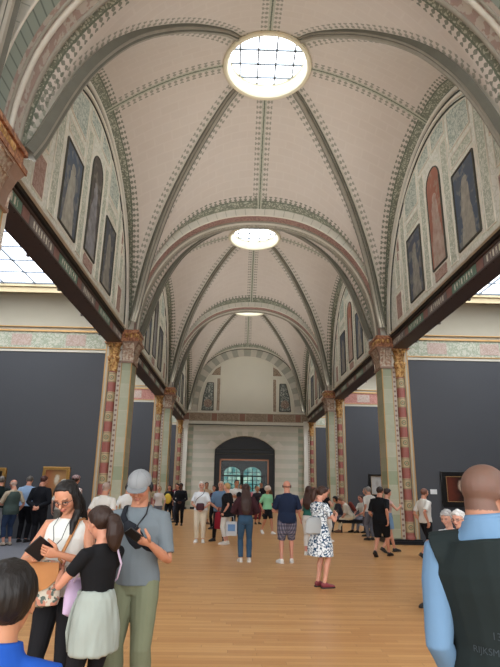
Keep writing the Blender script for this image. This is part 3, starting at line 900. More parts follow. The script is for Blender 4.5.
m_ = MB(); m_.box(-1.70, 1.57, .38, .39, 2.25, 3.28); m_.build('transom_glass', M['glass'], D)
m_ = MB(); m_.box(-1.72, 1.6, .36, .41, 2.22, 2.28); m_.build('transom_bar', M['blackmetal'], D)
for s in (-1, 1):
    x0, x1 = (-.07 - .62, -1.70) if s < 0 else (.55, 1.57)
    m_ = MB(); m_.box(x0, x1, .375, .39, .05, 2.2); gx = m_.build('side_glass', M['glass'], D)
    m_ = MB(); m_.box(x0-.02, x0+.02, .36, .41, 0, 2.25); m_.build('door_stile', M['blackmetal'], D)
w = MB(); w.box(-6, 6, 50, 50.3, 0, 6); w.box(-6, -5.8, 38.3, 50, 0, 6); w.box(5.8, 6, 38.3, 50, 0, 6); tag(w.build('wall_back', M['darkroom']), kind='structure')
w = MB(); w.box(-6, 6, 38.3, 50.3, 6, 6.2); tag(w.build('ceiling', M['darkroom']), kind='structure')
for q, (x0, x1) in enumerate(((-1.78, -.22), (.02, 1.7))):
    c = (x0+x1)/2; r = (x1-x0)/2
    sgm = segarch(x0, x1, 2.75, 3.25, 10)
    g = MB(); g.poly([(x0, 1.0), (x1, 1.0)] + list(reversed(sgm)), fn, 0, .04)
    G = g.build('window_%d' % wn, M['teal'], loc=(0, 49.9, 0)); tag(G, kind='structure'); wn += 1
    b = MB()
    for k in range(5): x = x0 + (x1-x0)*k/4; b.box(x-.03, x+.03, -.05, 0, 1.0, 3.1 if k in (1, 2, 3) else 2.75)
    for k in range(6): b.box(x0, x1, -.05, 0, 1.0+.35*k-.025, 1.0+.35*k+.025)
    b.build('window_bars', M['blackmetal'], G)

# ------------------------------------------------------------------ camera, light, view
F, PI_, YA, RO_, CX = 520.7286, .2841, .0204, .0171, -.5909
fw = Vector((sin(YA)*cos(PI_), cos(YA)*cos(PI_), sin(PI_))); rt = Vector((cos(YA), -sin(YA), 0)); up = rt.cross(fw)
r_ = rt*cos(RO_) + up*sin(RO_); u_ = -rt*sin(RO_) + up*cos(RO_)
cd = bpy.data.cameras.new('camera'); cam = bpy.data.objects.new('camera', cd); COL.objects.link(cam)
cam.matrix_world = Matrix(((r_.x, u_.x, -fw.x, CX), (r_.y, u_.y, -fw.y, 0), (r_.z, u_.z, -fw.z, 1.6), (0, 0, 0, 1)))
cd.sensor_fit = 'HORIZONTAL'; cd.sensor_width = 36; cd.lens = 36*F/500; cd.clip_start = .05; cd.clip_end = 200
SC.camera = cam
W = bpy.data.worlds.new('world'); SC.world = W; W.use_nodes = True
W.node_tree.nodes['Background'].inputs[0].default_value = (.96, .98, 1, 1); W.node_tree.nodes['Background'].inputs[1].default_value = WORLD_ST
SC.view_settings.view_transform = 'Standard'; SC.view_settings.look = 'None'; SC.view_settings.exposure = EXPO; SC.view_settings.gamma = 1
SC.view_settings.use_curve_mapping = False
try: SC.cycles.use_denoising = True; SC.cycles.max_bounces = 8; SC.cycles.diffuse_bounces = 5
except Exception: pass
# ------------------------------------------------------------------ people
WS = bpy.data.scenes.new('work')      # small scratch scene: remeshing there does not re-evaluate the hall
def remesh(mb, vox, it=2, mats=(), name='m', fold=0, fs=(7, 7, 3), seed=0):
    me = mb.mesh(name, [])
    bm = bmesh.new(); bm.from_mesh(me); bmesh.ops.remove_doubles(bm, verts=bm.verts, dist=1e-5)
    bmesh.ops.recalc_face_normals(bm, faces=bm.faces); bm.to_mesh(me); bm.free()
    o = bpy.data.objects.new('tmp', me); WS.collection.objects.link(o)
    m = o.modifiers.new('r', 'REMESH'); m.mode = 'VOXEL'; m.voxel_size = vox; m.use_smooth_shade = False
    if it: s = o.modifiers.new('s', 'SMOOTH'); s.factor = .5; s.iterations = it
    WS.view_layers[0].update(); dg = WS.view_layers[0].depsgraph; dg.update()
    new = bpy.data.meshes.new_from_object(o.evaluated_get(dg), depsgraph=dg); new.name = name
    bpy.data.objects.remove(o); bpy.data.meshes.remove(me)
    if fold:
        nv = len(new.vertices); co = np.empty(nv*3, dtype=np.float32); no = np.empty(nv*3, dtype=np.float32)
        new.vertices.foreach_get('co', co); new.vertices.foreach_get('normal', no); co = co.reshape(-1, 3); no = no.reshape(-1, 3)
        q = np.array([noise.noise((x*fs[0]+seed, y*fs[1], z*fs[2]+seed)) + .5*noise.noise((x*fs[0]*2.3, y*fs[1]*2.3+seed, z*fs[2]*2.6)) for x, y, z in co.tolist()])
        new.vertices.foreach_set('co', (co + no*(q*fold)[:, None]).astype(np.float32).ravel()); new.update()
    new.materials.clear()
    for x in mats: new.materials.append(x)
    shade(new)
    return new

def link(name, me, parent=None, loc=None):
    o = bpy.data.objects.new(name, me); COL.objects.link(o)
    if parent is not None: o.parent = parent
    if loc is not None: o.location = loc
    return o

def cloth(hexc, kind='plain', rough=.85, var=.1):
    key = ('cloth', hexc, kind)
    if key in _MC: return _MC[key]
    m = N('fabric_' + kind); P = m.obj(); x, y, z = m.xyz(P)
    c = srgb(hexc); base = m.mix(m.noise(P, 4, 3), tuple(v*(1-var) for v in c[:3])+(1,), tuple(min(1, v*(1+var)) for v in c[:3])+(1,))
    mp = m.n('Mapping', {'Vector': P, 'Scale': (1, 1, .5)}).outputs[0]
    bp = m.noise(mp, 9, 3)
    if kind == 'floral':
        n1 = m.noise(P, 17, 1); n2 = m.n('TexVoronoi', {'Vector': P, 'Scale': 22.0}).outputs[0]
        base = m.mix(m.math('LESS_THAN', m.math('ABSOLUTE', m.math('SUBTRACT', n1, .5)), .055), base, srgb('34506a'))
        base = m.mix(m.math('LESS_THAN', n2, .22), base, srgb('2a4258'))
    if kind == 'plaid':
        ang = m.math('ARCTAN2', y, x)
        a = m.band(m.math('FRACT', m.math('MULTIPLY', ang, 3.2)), .3, .7, .1); b = m.band(m.math('FRACT', m.math('DIVIDE', z, .09)), .3, .7, .1)
        base = m.mix(m.math('MULTIPLY', a, .5), base, srgb('a8a6ae')); base = m.mix(m.math('MULTIPLY', b, .5), base, srgb('2a3040'))
        base = m.mix(m.math('MULTIPLY', m.band(m.math('FRACT', m.math('DIVIDE', z, .045)), .44, .56, .02), .5), base, srgb('8a5a50'))
    if kind == 'denim':
        base = m.mix(m.math('MULTIPLY', m.noise(P, 3, 2), .5), base, srgb('4c6a84')); bp = m.noise(P, 90, 2)
    if kind == 'floralbag':
        n1 = m.noise(P, 26, 1); base = m.mix(m.band(n1, .52, .9, .02), base, srgb('b07a66')); base = m.mix(m.band(m.noise(P, 34, 1), .58, .9, .02), base, srgb('55605a'))
    if kind == 'checked':
        ck = m.n('TexChecker', {'Vector': P, 'Color1': c, 'Color2': srgb('7a3038'), 'Scale': 22.0}).outputs[0]; base = m.mix(.8, base, ck)
    _MC[key] = m.bsdf(base, rough, bump=bp, bstr=.35, bdist=.012, spec=.2)
    return _MC[key]

def hairmat(hexc):
    key = ('hair', hexc)
    if key in _MC: return _MC[key]
    m = N('hair'); P = m.obj(); mp = m.n('Mapping', {'Vector': P, 'Scale': (60, 60, 7)}).outputs[0]
    nz = m.noise(mp, 1.0, 2); c = srgb(hexc)
    base = m.mix(nz, tuple(v*.6 for v in c[:3])+(1,), tuple(min(1, v*1.35) for v in c[:3])+(1,))
    _MC[key] = m.bsdf(base, .5, bump=nz, bstr=.5, bdist=.01, spec=.35); return _MC[key]

def skinmat():
    if 'skin' in _MC: return _MC['skin']
    m = N('skin'); a = m.n('Attribute', attribute_name='tint'); P = m.obj()
    c = m.mix(m.math('MULTIPLY', m.noise(P, 25, 3), .12), a.outputs[0], srgb('a35a48'))
    _MC['skin'] = m.bsdf(c, .5, bump=m.noise(P, 60, 2), bstr=.05, bdist=.003, spec=.35, Subsurface_Weight=.06)
    return _MC['skin']

def ik(a, t, l1, l2, pole):
    d = t - a; L = d.length
    if L > (l1+l2)*.998: t = a + d * ((l1+l2)*.998/L); d = t - a; L = d.length
    x = (l1*l1 - l2*l2 + L*L)/(2*L); hh = sqrt(max(0, l1*l1 - x*x)); dn = d/L
    p = Vector(pole); p = p - dn*p.dot(dn)
    if p.length < 1e-5: p = dn.orthogonal()
    return a + dn*x + p.normalized()*hh, t

RM = [(.475,.070,.055,0),(.51,.094,.064,-.003),(.545,.094,.062,-.002),(.60,.084,.055,.003),(.65,.089,.058,.003),(.71,.103,.064,0),(.745,.107,.062,-.002),(.768,.098,.055,-.005),(.795,.070,.047,-.008),(.815,.054,.043,-.008),(.835,.042,.039,-.005),(.86,.037,.037,-.001),(.885,.036,.038,.006)]
RF = [(.475,.076,.058,0),(.51,.100,.066,-.004),(.55,.092,.060,-.002),(.61,.072,.050,.003),(.65,.076,.053,.004),(.70,.086,.060,.008),(.735,.089,.066,.010),(.765,.090,.056,.002),(.79,.084,.048,-.003),(.812,.056,.040,-.006),(.834,.034,.032,-.003),(.86,.029,.030,0),(.89,.028,.031,.006)]

class Fig: pass

def person(loc, yaw, h, label, fem=False, skin='c99a80', bw=1.0, belly=0, top=None, bottom=None, shoes='2a2a2c', hair=('short', '3a2a20'),
           armL='down', armR='down', feet=None, lean=0, twist=0, head=(0, 0), pel=None, vox=.012, hs=1.0, group=None, face=True, extra=None, top2=None, tilt=0, nd=0):
    """loc (x,y) or (x,y,z); yaw in degrees, 0 = facing +Y; armL is on -X, armR on +X"""
    s0 = label_seed(label)
    Fg = Fig(); Fg.h = h
    RR = [list(r) for r in (RF if fem else RM)]
    for r in RR:
        if r[0] < .80: r[1] *= bw; r[2] *= (bw*.6+.4)
        b = belly*max(0, 1 - abs(r[0]-.61)/.11); r[2] += b*.5; r[3] += b*.5
    pelv = Vector(pel) if pel else Vector((0, 0, .53*h))
    RT = Euler((radians(-lean), radians(tilt), radians(twist)), 'XYZ').to_matrix()
    T = lambda x, y, z: pelv + RT @ (Vector((x*h, y*h, z*h)) - Vector((0, 0, .53*h)))
    Fg.T = T; Fg.RR = RR; Fg.RT = RT
    B = MB()
    sideT = RT @ Vector((1, 0, 0))
    def tub(mb, rows, infl=0, seg=20):
        mb.tube([T(0, r[3], r[0]) for r in rows], [(r[1]*h+infl, r[2]*h+infl) for r in rows], seg, side=sideT)
    tub(B, RR)
    shx = (.094 if fem else .107)*(bw*.5+.5); aw = (.86 if fem else 1.0)*(bw*.5+.5)
    lu, lf, lt, ls = .172*h, .150*h, .245*h, .235*h
    Fg.hand = {}
    arms = {}
    for sg, spec in ((-1, armL), (1, armR)):
        if isinstance(spec, str): spec = ARM[spec](sg)
        A = T(sg*shx, -.006, .782 if fem else .771); w = T(*spec['w'])
        pole = RT @ Vector(spec.get('pole', (sg*.5, -1, -.4)))
        el, w = ik(A, w, lu, lf, pole)
        fd = (w - el).normalized(); hd = (fd*.5 + (RT @ Vector(spec.get('hd', tuple(RT.inverted() @ fd)))).normalized()*.5).normalized()
        arms[sg] = (A, el, w, hd)
        r = [.034, .030, .0255, .0205, .0225, .0185, .0135]; r = [v*h*aw for v in r]
        fl = el - (A-el).normalized()*0
        B.tube([T(sg*shx*.35, -.006, .796), A + Vector((0, 0, .004*h)), A.lerp(el, .3), A.lerp(el, .65), el, el.lerp(w, .3), el.lerp(w, .65), w],
               [.026*h*aw] + [r[0], r[1], r[2], r[3], r[4], r[5], r[6]], 14)
        # hand
        n = RT @ Vector(spec.get('palm', (-sg, 0, 0))); th = RT @ Vector(spec.get('thumb', (0, 1, 0)))
        th = (th - hd*th.dot(hd)).normalized(); n = n - hd*n.dot(hd); n = (n - th*n.dot(th)).normalized()
        ph = .052*h; k = w + hd*ph
        B.tube([w - hd*.008*h, w + hd*.012*h, w + hd*.032*h, k], [(.013*h, .0115*h), (.017*h, .0115*h), (.0225*h, .0105*h), (.0215*h, .0085*h)], 12, side=th)
        Fg.hand[sg] = (w, hd, n, th, k)
        arms[sg] += (n, th, k, spec.get('curl', .35))
    legs = {}
    ft = feet or [(-.055, 0, 0, -8), (.055, 0, 0, 8)]
    for q, sg in ((0, -1), (1, 1)):
        f = ft[q]; fx, fy, fz, fa = f[:4]; fp = f[4] if len(f) > 4 else 0
        hip = T(sg*.050, 0, .51); an = Vector((fx*h, fy*h, fz*h + .043*h))
        kp = Vector(f[5]) if len(f) > 5 else Vector((sg*.12, 1, 0))
        kn, an = ik(hip, an, lt, ls, kp)
        dn = (kn-hip).normalized(); bk = (an-kn).normalized().cross(Vector((1, 0, 0))).normalized()
        if bk.y > 0: bk = -bk
        B.tube([hip + Vector((0, 0, .01*h)), hip.lerp(kn, .25), hip.lerp(kn, .6), kn, kn.lerp(an, .3) + bk*.008*h, kn.lerp(an, .65), an],
               [.05*h*bw, .048*h*bw, .040*h*bw, .0295*h, .0315*h, .023*h, .0185*h], 14)
        fr = Euler((radians(fp), 0, radians(-fa)), 'XYZ').to_matrix(); fd = fr @ Vector((0, 1, 0)); fu = fr @ Vector((0, 0, 1))
        sole = an - fu*.043*h
        B.tube([an, sole + fu*.022*h - fd*.018*h, sole + fu*.02*h + fd*.03*h, sole + fu*.014*h + fd*.085*h, sole + fu*.01*h + fd*.105*h], [.018*h, (.018*h, .018*h), (.022*h, .02*h), (.025*h, .013*h), (.016*h, .009*h)], 10, side=fr @ Vector((1, 0, 0)))
        legs[sg] = (hip, kn, an, fd, fu, sole, fr, bk)
    # head
    U = .0695*h*hs
    hy, hp = head[0], head[1]; hr = head[2] if len(head) > 2 else 0
    RH = RT @ Euler((0, 0, radians(hy)), 'XYZ').to_matrix() @ Euler((radians(-hp), radians(hr), 0), 'XYZ').to_matrix()
    nk = T(0, .004, .872 - nd); HC = nk + RH @ Vector((0, .016*h, .054*h))
    Hp = lambda x, y, z: HC + RH @ Vector((x*U, y*U, z*U))
    Fg.Hp = Hp; Fg.U = U; Fg.RH = RH; Fg.HC = HC
    hd_ = MB()
    fw_ = .95 if fem else 1.0
    B.ell(Hp(0, -.10, .22), (.68*U, .86*U, .76*U), RH, 20, 14)
    B.tube([Hp(0, .08, .35), Hp(0, .10, .05), Hp(0, .13, -.3), Hp(0, .2, -.58), Hp(0, .3, -.80), Hp(0, .36, -.93)],
           [(.62*U, .62*U), (.64*U, .64*U), (.59*U*fw_, .57*U), (.47*U*fw_, .47*U), (.32*U*fw_, .33*U), (.16*U, .16*U)], 20, side=RH @ Vector((1, 0, 0)))
    B.tube([nk - RH @ Vector((0, .01*h, .03*h)), Hp(0, -.12, -.45)], [(.030*h if fem else .037*h)]*2, 14)
    B.tube([Hp(0, .70, .16), Hp(0, .80, -.05), Hp(0, .93, -.22), Hp(0, .80, -.32)], [.07*U, .08*U, .125*U, .06*U], 8)
    for sg in (-1, 1):
        B.ell(Hp(sg*.67, -.06, -.08), (.06*U, .16*U, .25*U), RH, 10, 8); B.ell(Hp(sg*.33, .50, -.2), (.22*U, .2*U, .22*U), RH, 10, 8)
        B.tube([Hp(sg*.08, .72, .17), Hp(sg*.32, .69, .2), Hp(sg*.52, .52, .13)], [.07*U, .075*U, .06*U], 8)
    B.ell(Hp(0, .735, -.47), (.20*U, .07*U, .045*U), RH, 10, 6); B.ell(Hp(0, .725, -.56), (.17*U, .07*U, .05*U), RH, 10, 6); B.ell(Hp(0, .52, -.82), (.16*U, .14*U, .12*U), RH, 10, 6)
    me = remesh(B, vox, 2 if vox > .008 else 3, (skinmat(),), 'person')
    # fingers: own chains rooted inside the palm
    FB = MB()
    for sg, (A, el, w, hd, n, th, k, curl) in arms.items():
        for q, (off, ln) in enumerate(((1.5, .040), (.5, .045), (-.5, .042), (-1.5, .033))):
            p = k + th*off*.0108*h - hd*.010*h; d = hd.copy(); pts = [p]; ang = 0
            for j, fr_ in enumerate((.42, .32, .26)):
                ang += curl*(.7, 1.0, .8)[j]*(1 + .12*q); d = (hd*cos(ang) + n*sin(ang)).normalized(); p = p + d*(ln*fr_*1.12 + (.010 if j == 0 else 0))*h; pts.append(p)
            rr = .0054*h*(.92 if fem else 1); FB.tube(pts, [rr*1.1, rr, rr*.93, rr*.7], 7); FB.ell(pts[-1], (rr*.7,)*3, None, 6, 4)
        p = w + hd*.014*h + th*.012*h; d1 = (th*.75 + hd*.62 + n*.3).normalized(); p1 = p + d1*.026*h; d2 = (hd*.85 + th*.25 + n*(.25+curl*.5)).normalized(); p2 = p1 + d2*.022*h; p3 = p2 + (d2 + n*curl*.4).normalized()*.016*h
        FB.tube([p, p1, p2, p3], [.0085*h, .0078*h, .0062*h, .0045*h], 7)
    fm = FB.mesh('f', []); bm = bmesh.new(); bm.from_mesh(me); nb = len(bm.verts); bm.from_mesh(fm); bmesh.ops.recalc_face_normals(bm, faces=bm.faces); bm.to_mesh(me); bm.free(); bpy.data.meshes.remove(fm); shade(me)
    # skin tint
    base = np.array(srgb(skin)); nv = len(me.vertices); co = np.zeros(nv*3, dtype=np.float32); me.vertices.foreach_get('co', co); co = co.reshape(-1, 3)
    R_ = np.array(RH.transposed()); q = (co - np.array(HC)) @ np.array(RH) / U
    colr = np.tile(base, (nv, 1)).astype(np.float32)
    if face:
        fx, fy, fz = np.abs(q[:, 0]), q[:, 1], q[:, 2]; fr = fy > .42
        def put(mask, c, a=1.0): colr[mask] = colr[mask]*(1-a) + np.array(srgb(c))*a
        put(fr & (((fx-.36)/.2)**2 + ((fz+.22)/.16)**2 < 1), 'c8705c', .22)
        put(fr & (((fx-.28)/.17)**2 + ((fz-.02)/.10)**2 < 1), '5a3a30', .35)
        put(fr & (((fx-.28)/.125)**2 + ((fz-.015)/.058)**2 < 1), 'd8d0c8')
        put(fr & (((fx-.28)/.06)**2 + ((fz-.015)/.07)**2 < 1), '1d1512')
        put(fr & (np.abs(fz - .05 + (fx-.28)**2*1.2) < .022) & (np.abs(fx-.28) < .15), '2a1b16')
        put(fr & (np.abs(fz - (.21 - .25*(fx-.3)**2)) < .04) & (fx > .12) & (fx < .47), '3a261c', .75)
        put(fr & ((fx/.21)**2 + ((fz+.51)/.085)**2 < 1), 'a8504c' if fem else '9c5c50', .7)
        put(fr & (np.abs(fz+.515) < .014) & (fx < .19), '5a2626', .8)
        put((fr & (((fx-.06)/.03)**2 + ((fz+.30)/.025)**2 < 1)), '5a2f25', .8)
    st = None
    if isinstance(hair, tuple) and hair[0] in ('buzz', 'rim'):
        c = np.array(srgb(hair[1])); x_, y_, z_ = q[:, 0], q[:, 1], q[:, 2]
        line = np.where(y_ > .45, .62, np.where(y_ > .1, .62 + (y_-.45)*2.0, np.where(y_ > -.25, -.08 - .1, -.52)))
        mk = (z_ > line) & (np.abs(q).max(1) < 1.4)
        if hair[0] == 'rim': mk &= (z_ < .35) & (y_ < .15)
        a = .78 if hair[0] == 'buzz' else .6
        colr[mk] = colr[mk]*(1-a) + c*a
    at = me.color_attributes.new('tint', 'FLOAT_COLOR', 'POINT'); at.data.foreach_set('color', colr.ravel())
    lo = Vector((loc[0], loc[1], loc[2] if len(loc) > 2 else 0))
    O = link('person', me); O.location = lo; O.rotation_euler = (0, 0, radians(yaw)); Fg.O = O
    tag(O, label, 'person', group)
    cv = max(vox, .007)
    # clothes
    def rows(z0, z1, infl, flare=0):
        out = []; zs = sorted({z0, z1} | {r[0] for r in RR if z0 < r[0] < z1})
        for z in zs:
            for a, b in zip(RR, RR[1:]):
                if a[0] <= z <= b[0]:
                    t = (z-a[0])/(b[0]-a[0]); rx, ry, yo = (a[j] + (b[j]-a[j])*t for j in (1, 2, 3)); break
            else: rx, ry, yo = (RR[0] if z < RR[0][0] else RR[-1])[1:4]
            k = max(0, (.72 - z)/.2); ee = infl*(1 + k*flare)
            if z < .58: rx = max(rx, .088*bw)
            out.append((z, rx + ee, ry + ee, yo))
        return out
    def mk_top(t, name):
        if t is None: return
        mat = t['m']; infl = t.get('infl', .008); z0 = t.get('hem', .52); z1 = t.get('neck', .828 if fem else .834); C_ = MB()
        tub(C_, rows(z0, z1, infl, t.get('flare', .5)), 0)
        sl = t.get('sleeve', .6); ax = t.get('aw', 1.0)
        for sg, (A, el, w, hd, n, th, k, curl) in arms.items():
            if sl <= 0: cw = t.get('capw', .82); C_.tube([T(sg*shx*.3, -.006, .798), T(sg*shx*cw, -.006, .782 if fem else .774)], [.031*h*aw, .035*h*aw + (.016*h if cw > .9 else 0)], 12); continue
            P = [T(sg*shx*.35, -.006, .795), A + Vector((0, 0, .003*h))]; r = [.034*h*aw, (.034+infl*.8)*h*aw]
            ii = infl*h*.62*ax
            for f in (.3, .6, 1.0):
                if f <= sl: P.append(A.lerp(el, f)); r.append((.030, .0265, .022)[(.3, .6, 1.0).index(f)]*h*aw + ii)
            if sl < 1 and sl not in (.3, .6): P.append(A.lerp(el, sl)); r.append(.027*h*aw + ii)
            if sl > 1:
                for f in (.35, .7, 1.0):
                    if 1 + f <= sl + .01: P.append(el.lerp(w, f)); r.append((.023, .0195, .0155)[(.35, .7, 1.0).index(f)]*h*aw + ii*.8)
            C_.tube(P, r, 14)
        if t.get('skirt'):
            z2 = t['skirt']; fl = t.get('skirtflare', .03)
            R0 = [(z2, .088*bw + fl*1.5 + infl, .066 + fl*1.5 + infl, 0), ((z2+.5)/2, .098*bw + fl + infl, .072 + fl + infl, 0), (.53, .1*bw + infl, .07 + infl, 0), (.6, .085*bw+infl, .06+infl, 0)]
            zz = MB(); C_.tube([Vector((0, 0, r_[0]*h)) + (pelv - Vector((0, 0, .53*h))) for r_ in R0], [(r_[1]*h, r_[2]*h) for r_ in R0], 24, side=(1, 0, 0))
        mm = remesh(C_, cv, 2, (mat,), name, t.get('fold', .006), t.get('fs', (7, 7, 3.5)), s0)
        return link(name, mm, O)
    Fg.top = mk_top(top, (top or {}).get('n', 'shirt'))
    if top2: mk_top(top2, top2.get('n', 'vest'))
    if bottom:
        b = bottom; C_ = MB(); infl = b.get('infl', .008)
        if b.get('n') == 'skirt':
            z2 = b['len']; fl = b.get('flare', .03)
            R0 = [(z2, .085*bw + fl + infl, .062 + fl + infl, 0), ((z2+.5)/2, .095*bw + fl*.6 + infl, .068 + fl*.6 + infl, 0), (.53, .096*bw + infl, .066 + infl, 0), (.61, .080*bw+infl, .056+infl, 0)]
            C_.tube([Vector((0, 0, r_[0]*h)) + (pelv - Vector((0, 0, .53*h))) for r_ in R0], [(r_[1]*h, r_[2]*h) for r_ in R0], 24, side=(1, 0, 0))
        else:
            tub(C_, rows(.47, b.get('waist', .595), infl*.8))
            ln = b.get('len', 1.0); w_ = b.get('w', 1.0); fl = b.get('flare', 0)
            for sg, (hip, kn, an, fd, fu, sole, fr, bk) in legs.items():
                P = [hip + Vector((0, 0, .01*h)), hip.lerp(kn, .25), hip.lerp(kn, .6)]; r = [.051*h*bw, .050*h*bw, .0425*h*bw]
                e = infl*h*.75
                if ln > .6: P.append(hip.lerp(kn, .85)); r.append(.036*h)
                if ln >= 1.0:
                    P.append(kn); r.append(.0325*h)
                if ln > 1.0:
                    for f, rv in ((.3, .033), (.65, .027), (.94, .024)):
                        if 1 + f <= ln + .001: P.append(kn.lerp(an, f) + bk*(.006*h if f < .5 else 0)); r.append(rv*h*(1+fl*f))
                    if ln < 1.9: P.append(kn.lerp(an, ln-1)); r.append(.026*h)
                C_.tube(P, [(q_ + e)*w_ for q_ in r], 16)
        mm = remesh(C_, cv, 2, (b['m'],), b.get('n', 'trousers'), b.get('fold', .005), (8, 8, 4), s0+5)
        link(b.get('n', 'trousers'), mm, O)
    if shoes:
        sm = plain('shoe_leather', shoes, .5, .1, 12) if isinstance(shoes, str) else shoes
        for sg, (hip, kn, an, fd, fu, sole, fr, bk) in legs.items():
            S = MB(); sx = fr @ Vector((1, 0, 0))
            S.tube([sole - fd*.034*h + fu*.024*h, sole - fd*.022*h + fu*.028*h, sole + fd*.01*h + fu*.032*h, sole + fd*.05*h + fu*.022*h, sole + fd*.095*h + fu*.017*h, sole + fd*.118*h + fu*.014*h],
                   [(.012*h, .014*h), (.022*h, .026*h), (.024*h, .031*h), (.027*h, .022*h), (.026*h, .016*h), (.014*h, .010*h)], 12, side=sx)
            S.tube([an - fu*.02*h, an + fu*.006*h], [(.024*h, .024*h), (.022*h, .022*h)], 12)
            so = link('shoe', remesh(S, .008 if vox < .014 else .01, 1, (sm,), 'shoe'), O)
            K = MB(); pr = []
            for t_, wv in ((-.036, .018), (-.02, .024), (.02, .025), (.06, .029), (.1, .026), (.12, .014)): pr.append((t_, wv))
            P2 = [(-wv, t_) for t_, wv in pr] + [(wv, t_) for t_, wv in reversed(pr)]
            K.poly(P2, lambda a, b_, t: sole + sx*a*h + fd*b_*h + fu*t, .0, .012*h); K.build('sole', M['solewhite'] if shoes in ('e8e6e2', 'e2dfda', 'd8d4cc') else M['soledark'], so)
    # hair
    st, hc = hair[0], hair[1]; hm = hairmat(hc)
    if st not in ('bald', 'buzz', 'rim', 'none'):
        Hh = MB(); th = {'short': .06, 'curly': .16}.get(st, .10); n1, n2 = 40, 28; vs = []
        for i in range(n2+1):
            t = pi*i/n2
            for k in range(n1):
                a = 2*pi*k/n1; x, y, z = sin(t)*cos(a)*(.68+th), -.12 + sin(t)*sin(a)*(.86+th), .22 + cos(t)*(.76+th)
                line = (.82 if st == 'longfront' else .66) if y > .45 else (.66 + (y-.45)*1.9 if y > .05 else (-.12 if y > -.2 else (-.55 if st in ('short', 'curly') else -.7)))
                if y > .4 and st != 'fringe': line -= .12*min(1, abs(x)/.5)
                j = 1 + .03*noise.noise(Vector((a*6, t*2.5, s0)))*(3 if st == 'curly' else 1)
                if z < line: f = .72; x, y, z = x*f, (y+.12)*f - .12, .1 + (z-.1)*f
                vs.append(Hp(x*j, y*j, z*j))
        Hh.add(vs, [(i*n1+k, (i+1)*n1+k, (i+1)*n1+(k+1) % n1, i*n1+(k+1) % n1) for i in range(n2) for k in range(n1)])
        if st == 'long' or st == 'longfront':
            L = hair[2] if len(hair) > 2 else .66
            zt = (HC.z/h)
            pts = [Hp(0, -.25, .3), Hp(0, -.42, -.2), Hp(0, -.55, -.7), T(0, -.062, .80), T(0, -.078, .74), T(0, -.080, L+.02), T(0, -.076, L-.03)]
            Hh.tube(pts, [(.72*U, .6*U), (.82*U, .5*U), (.9*U, .42*U), (1.0*U, .32*U), (1.05*U, .28*U), (.85*U, .2*U), (.4*U, .1*U)], 22, side=RH @ Vector((1, 0, 0)))
            if st == 'longfront':
                for sg in ((-1,) if len(hair) > 3 else (-1, 1)):
                    Hh.tube([Hp(sg*.55, .1, .3), Hp(sg*.72, .05, -.3), Hp(sg*.72, .12, -.9), T(sg*.045, .055, .80), T(sg*.052, .078, .745)], [.25*U, .24*U, .26*U, .24*U, .1*U], 10)
        if st == 'ponytail':
            Hh.ell(Hp(0, -1.0, .18), (.26*U, .24*U, .26*U), RH, 12, 8)
            Hh.tube([Hp(0, -.95, .2), Hp(-.05, -1.32, .02), Hp(-.1, -1.42, -.45), Hp(-.1, -1.35, -1.0), Hp(-.05, -1.2, -1.6), Hp(0, -1.15, -2.0)], [(.22*U, .22*U), (.42*U, .36*U), (.55*U, .46*U), (.6*U, .46*U), (.42*U, .34*U), (.12*U, .1*U)], 16)
        if st == 'bun': Hh.ell(Hp(0, -.85, .62), (.34*U, .3*U, .3*U), RH, 12, 8)
        if st in ('bob', 'fringe'):
            Hh.tube([Hp(0, -.25, .4), Hp(0, -.3, -.1), Hp(0, -.32, -.55), Hp(0, -.28, -.8)], [(.74*U, .62*U), (.84*U, .62*U), (.84*U, .56*U), (.6*U, .42*U)], 20, side=RH @ Vector((1, 0, 0)))
        hme = remesh(Hh, .007 if vox < .01 else .011, 1, (hm,), 'hair', .004 if st != 'curly' else .012, (40, 40, 12) if st != 'curly' else (30, 30, 30), s0)
        link('hair', hme, O)
    if extra: extra(Fg)
    return Fg

def label_seed(s): return (sum(ord(c)*(i+1) for i, c in enumerate(s)) % 97) * .37
M['solewhite'] = plain('white_rubber_sole', 'd9d6d0', .6); M['soledark'] = plain('dark_rubber_sole', '2b2625', .6)

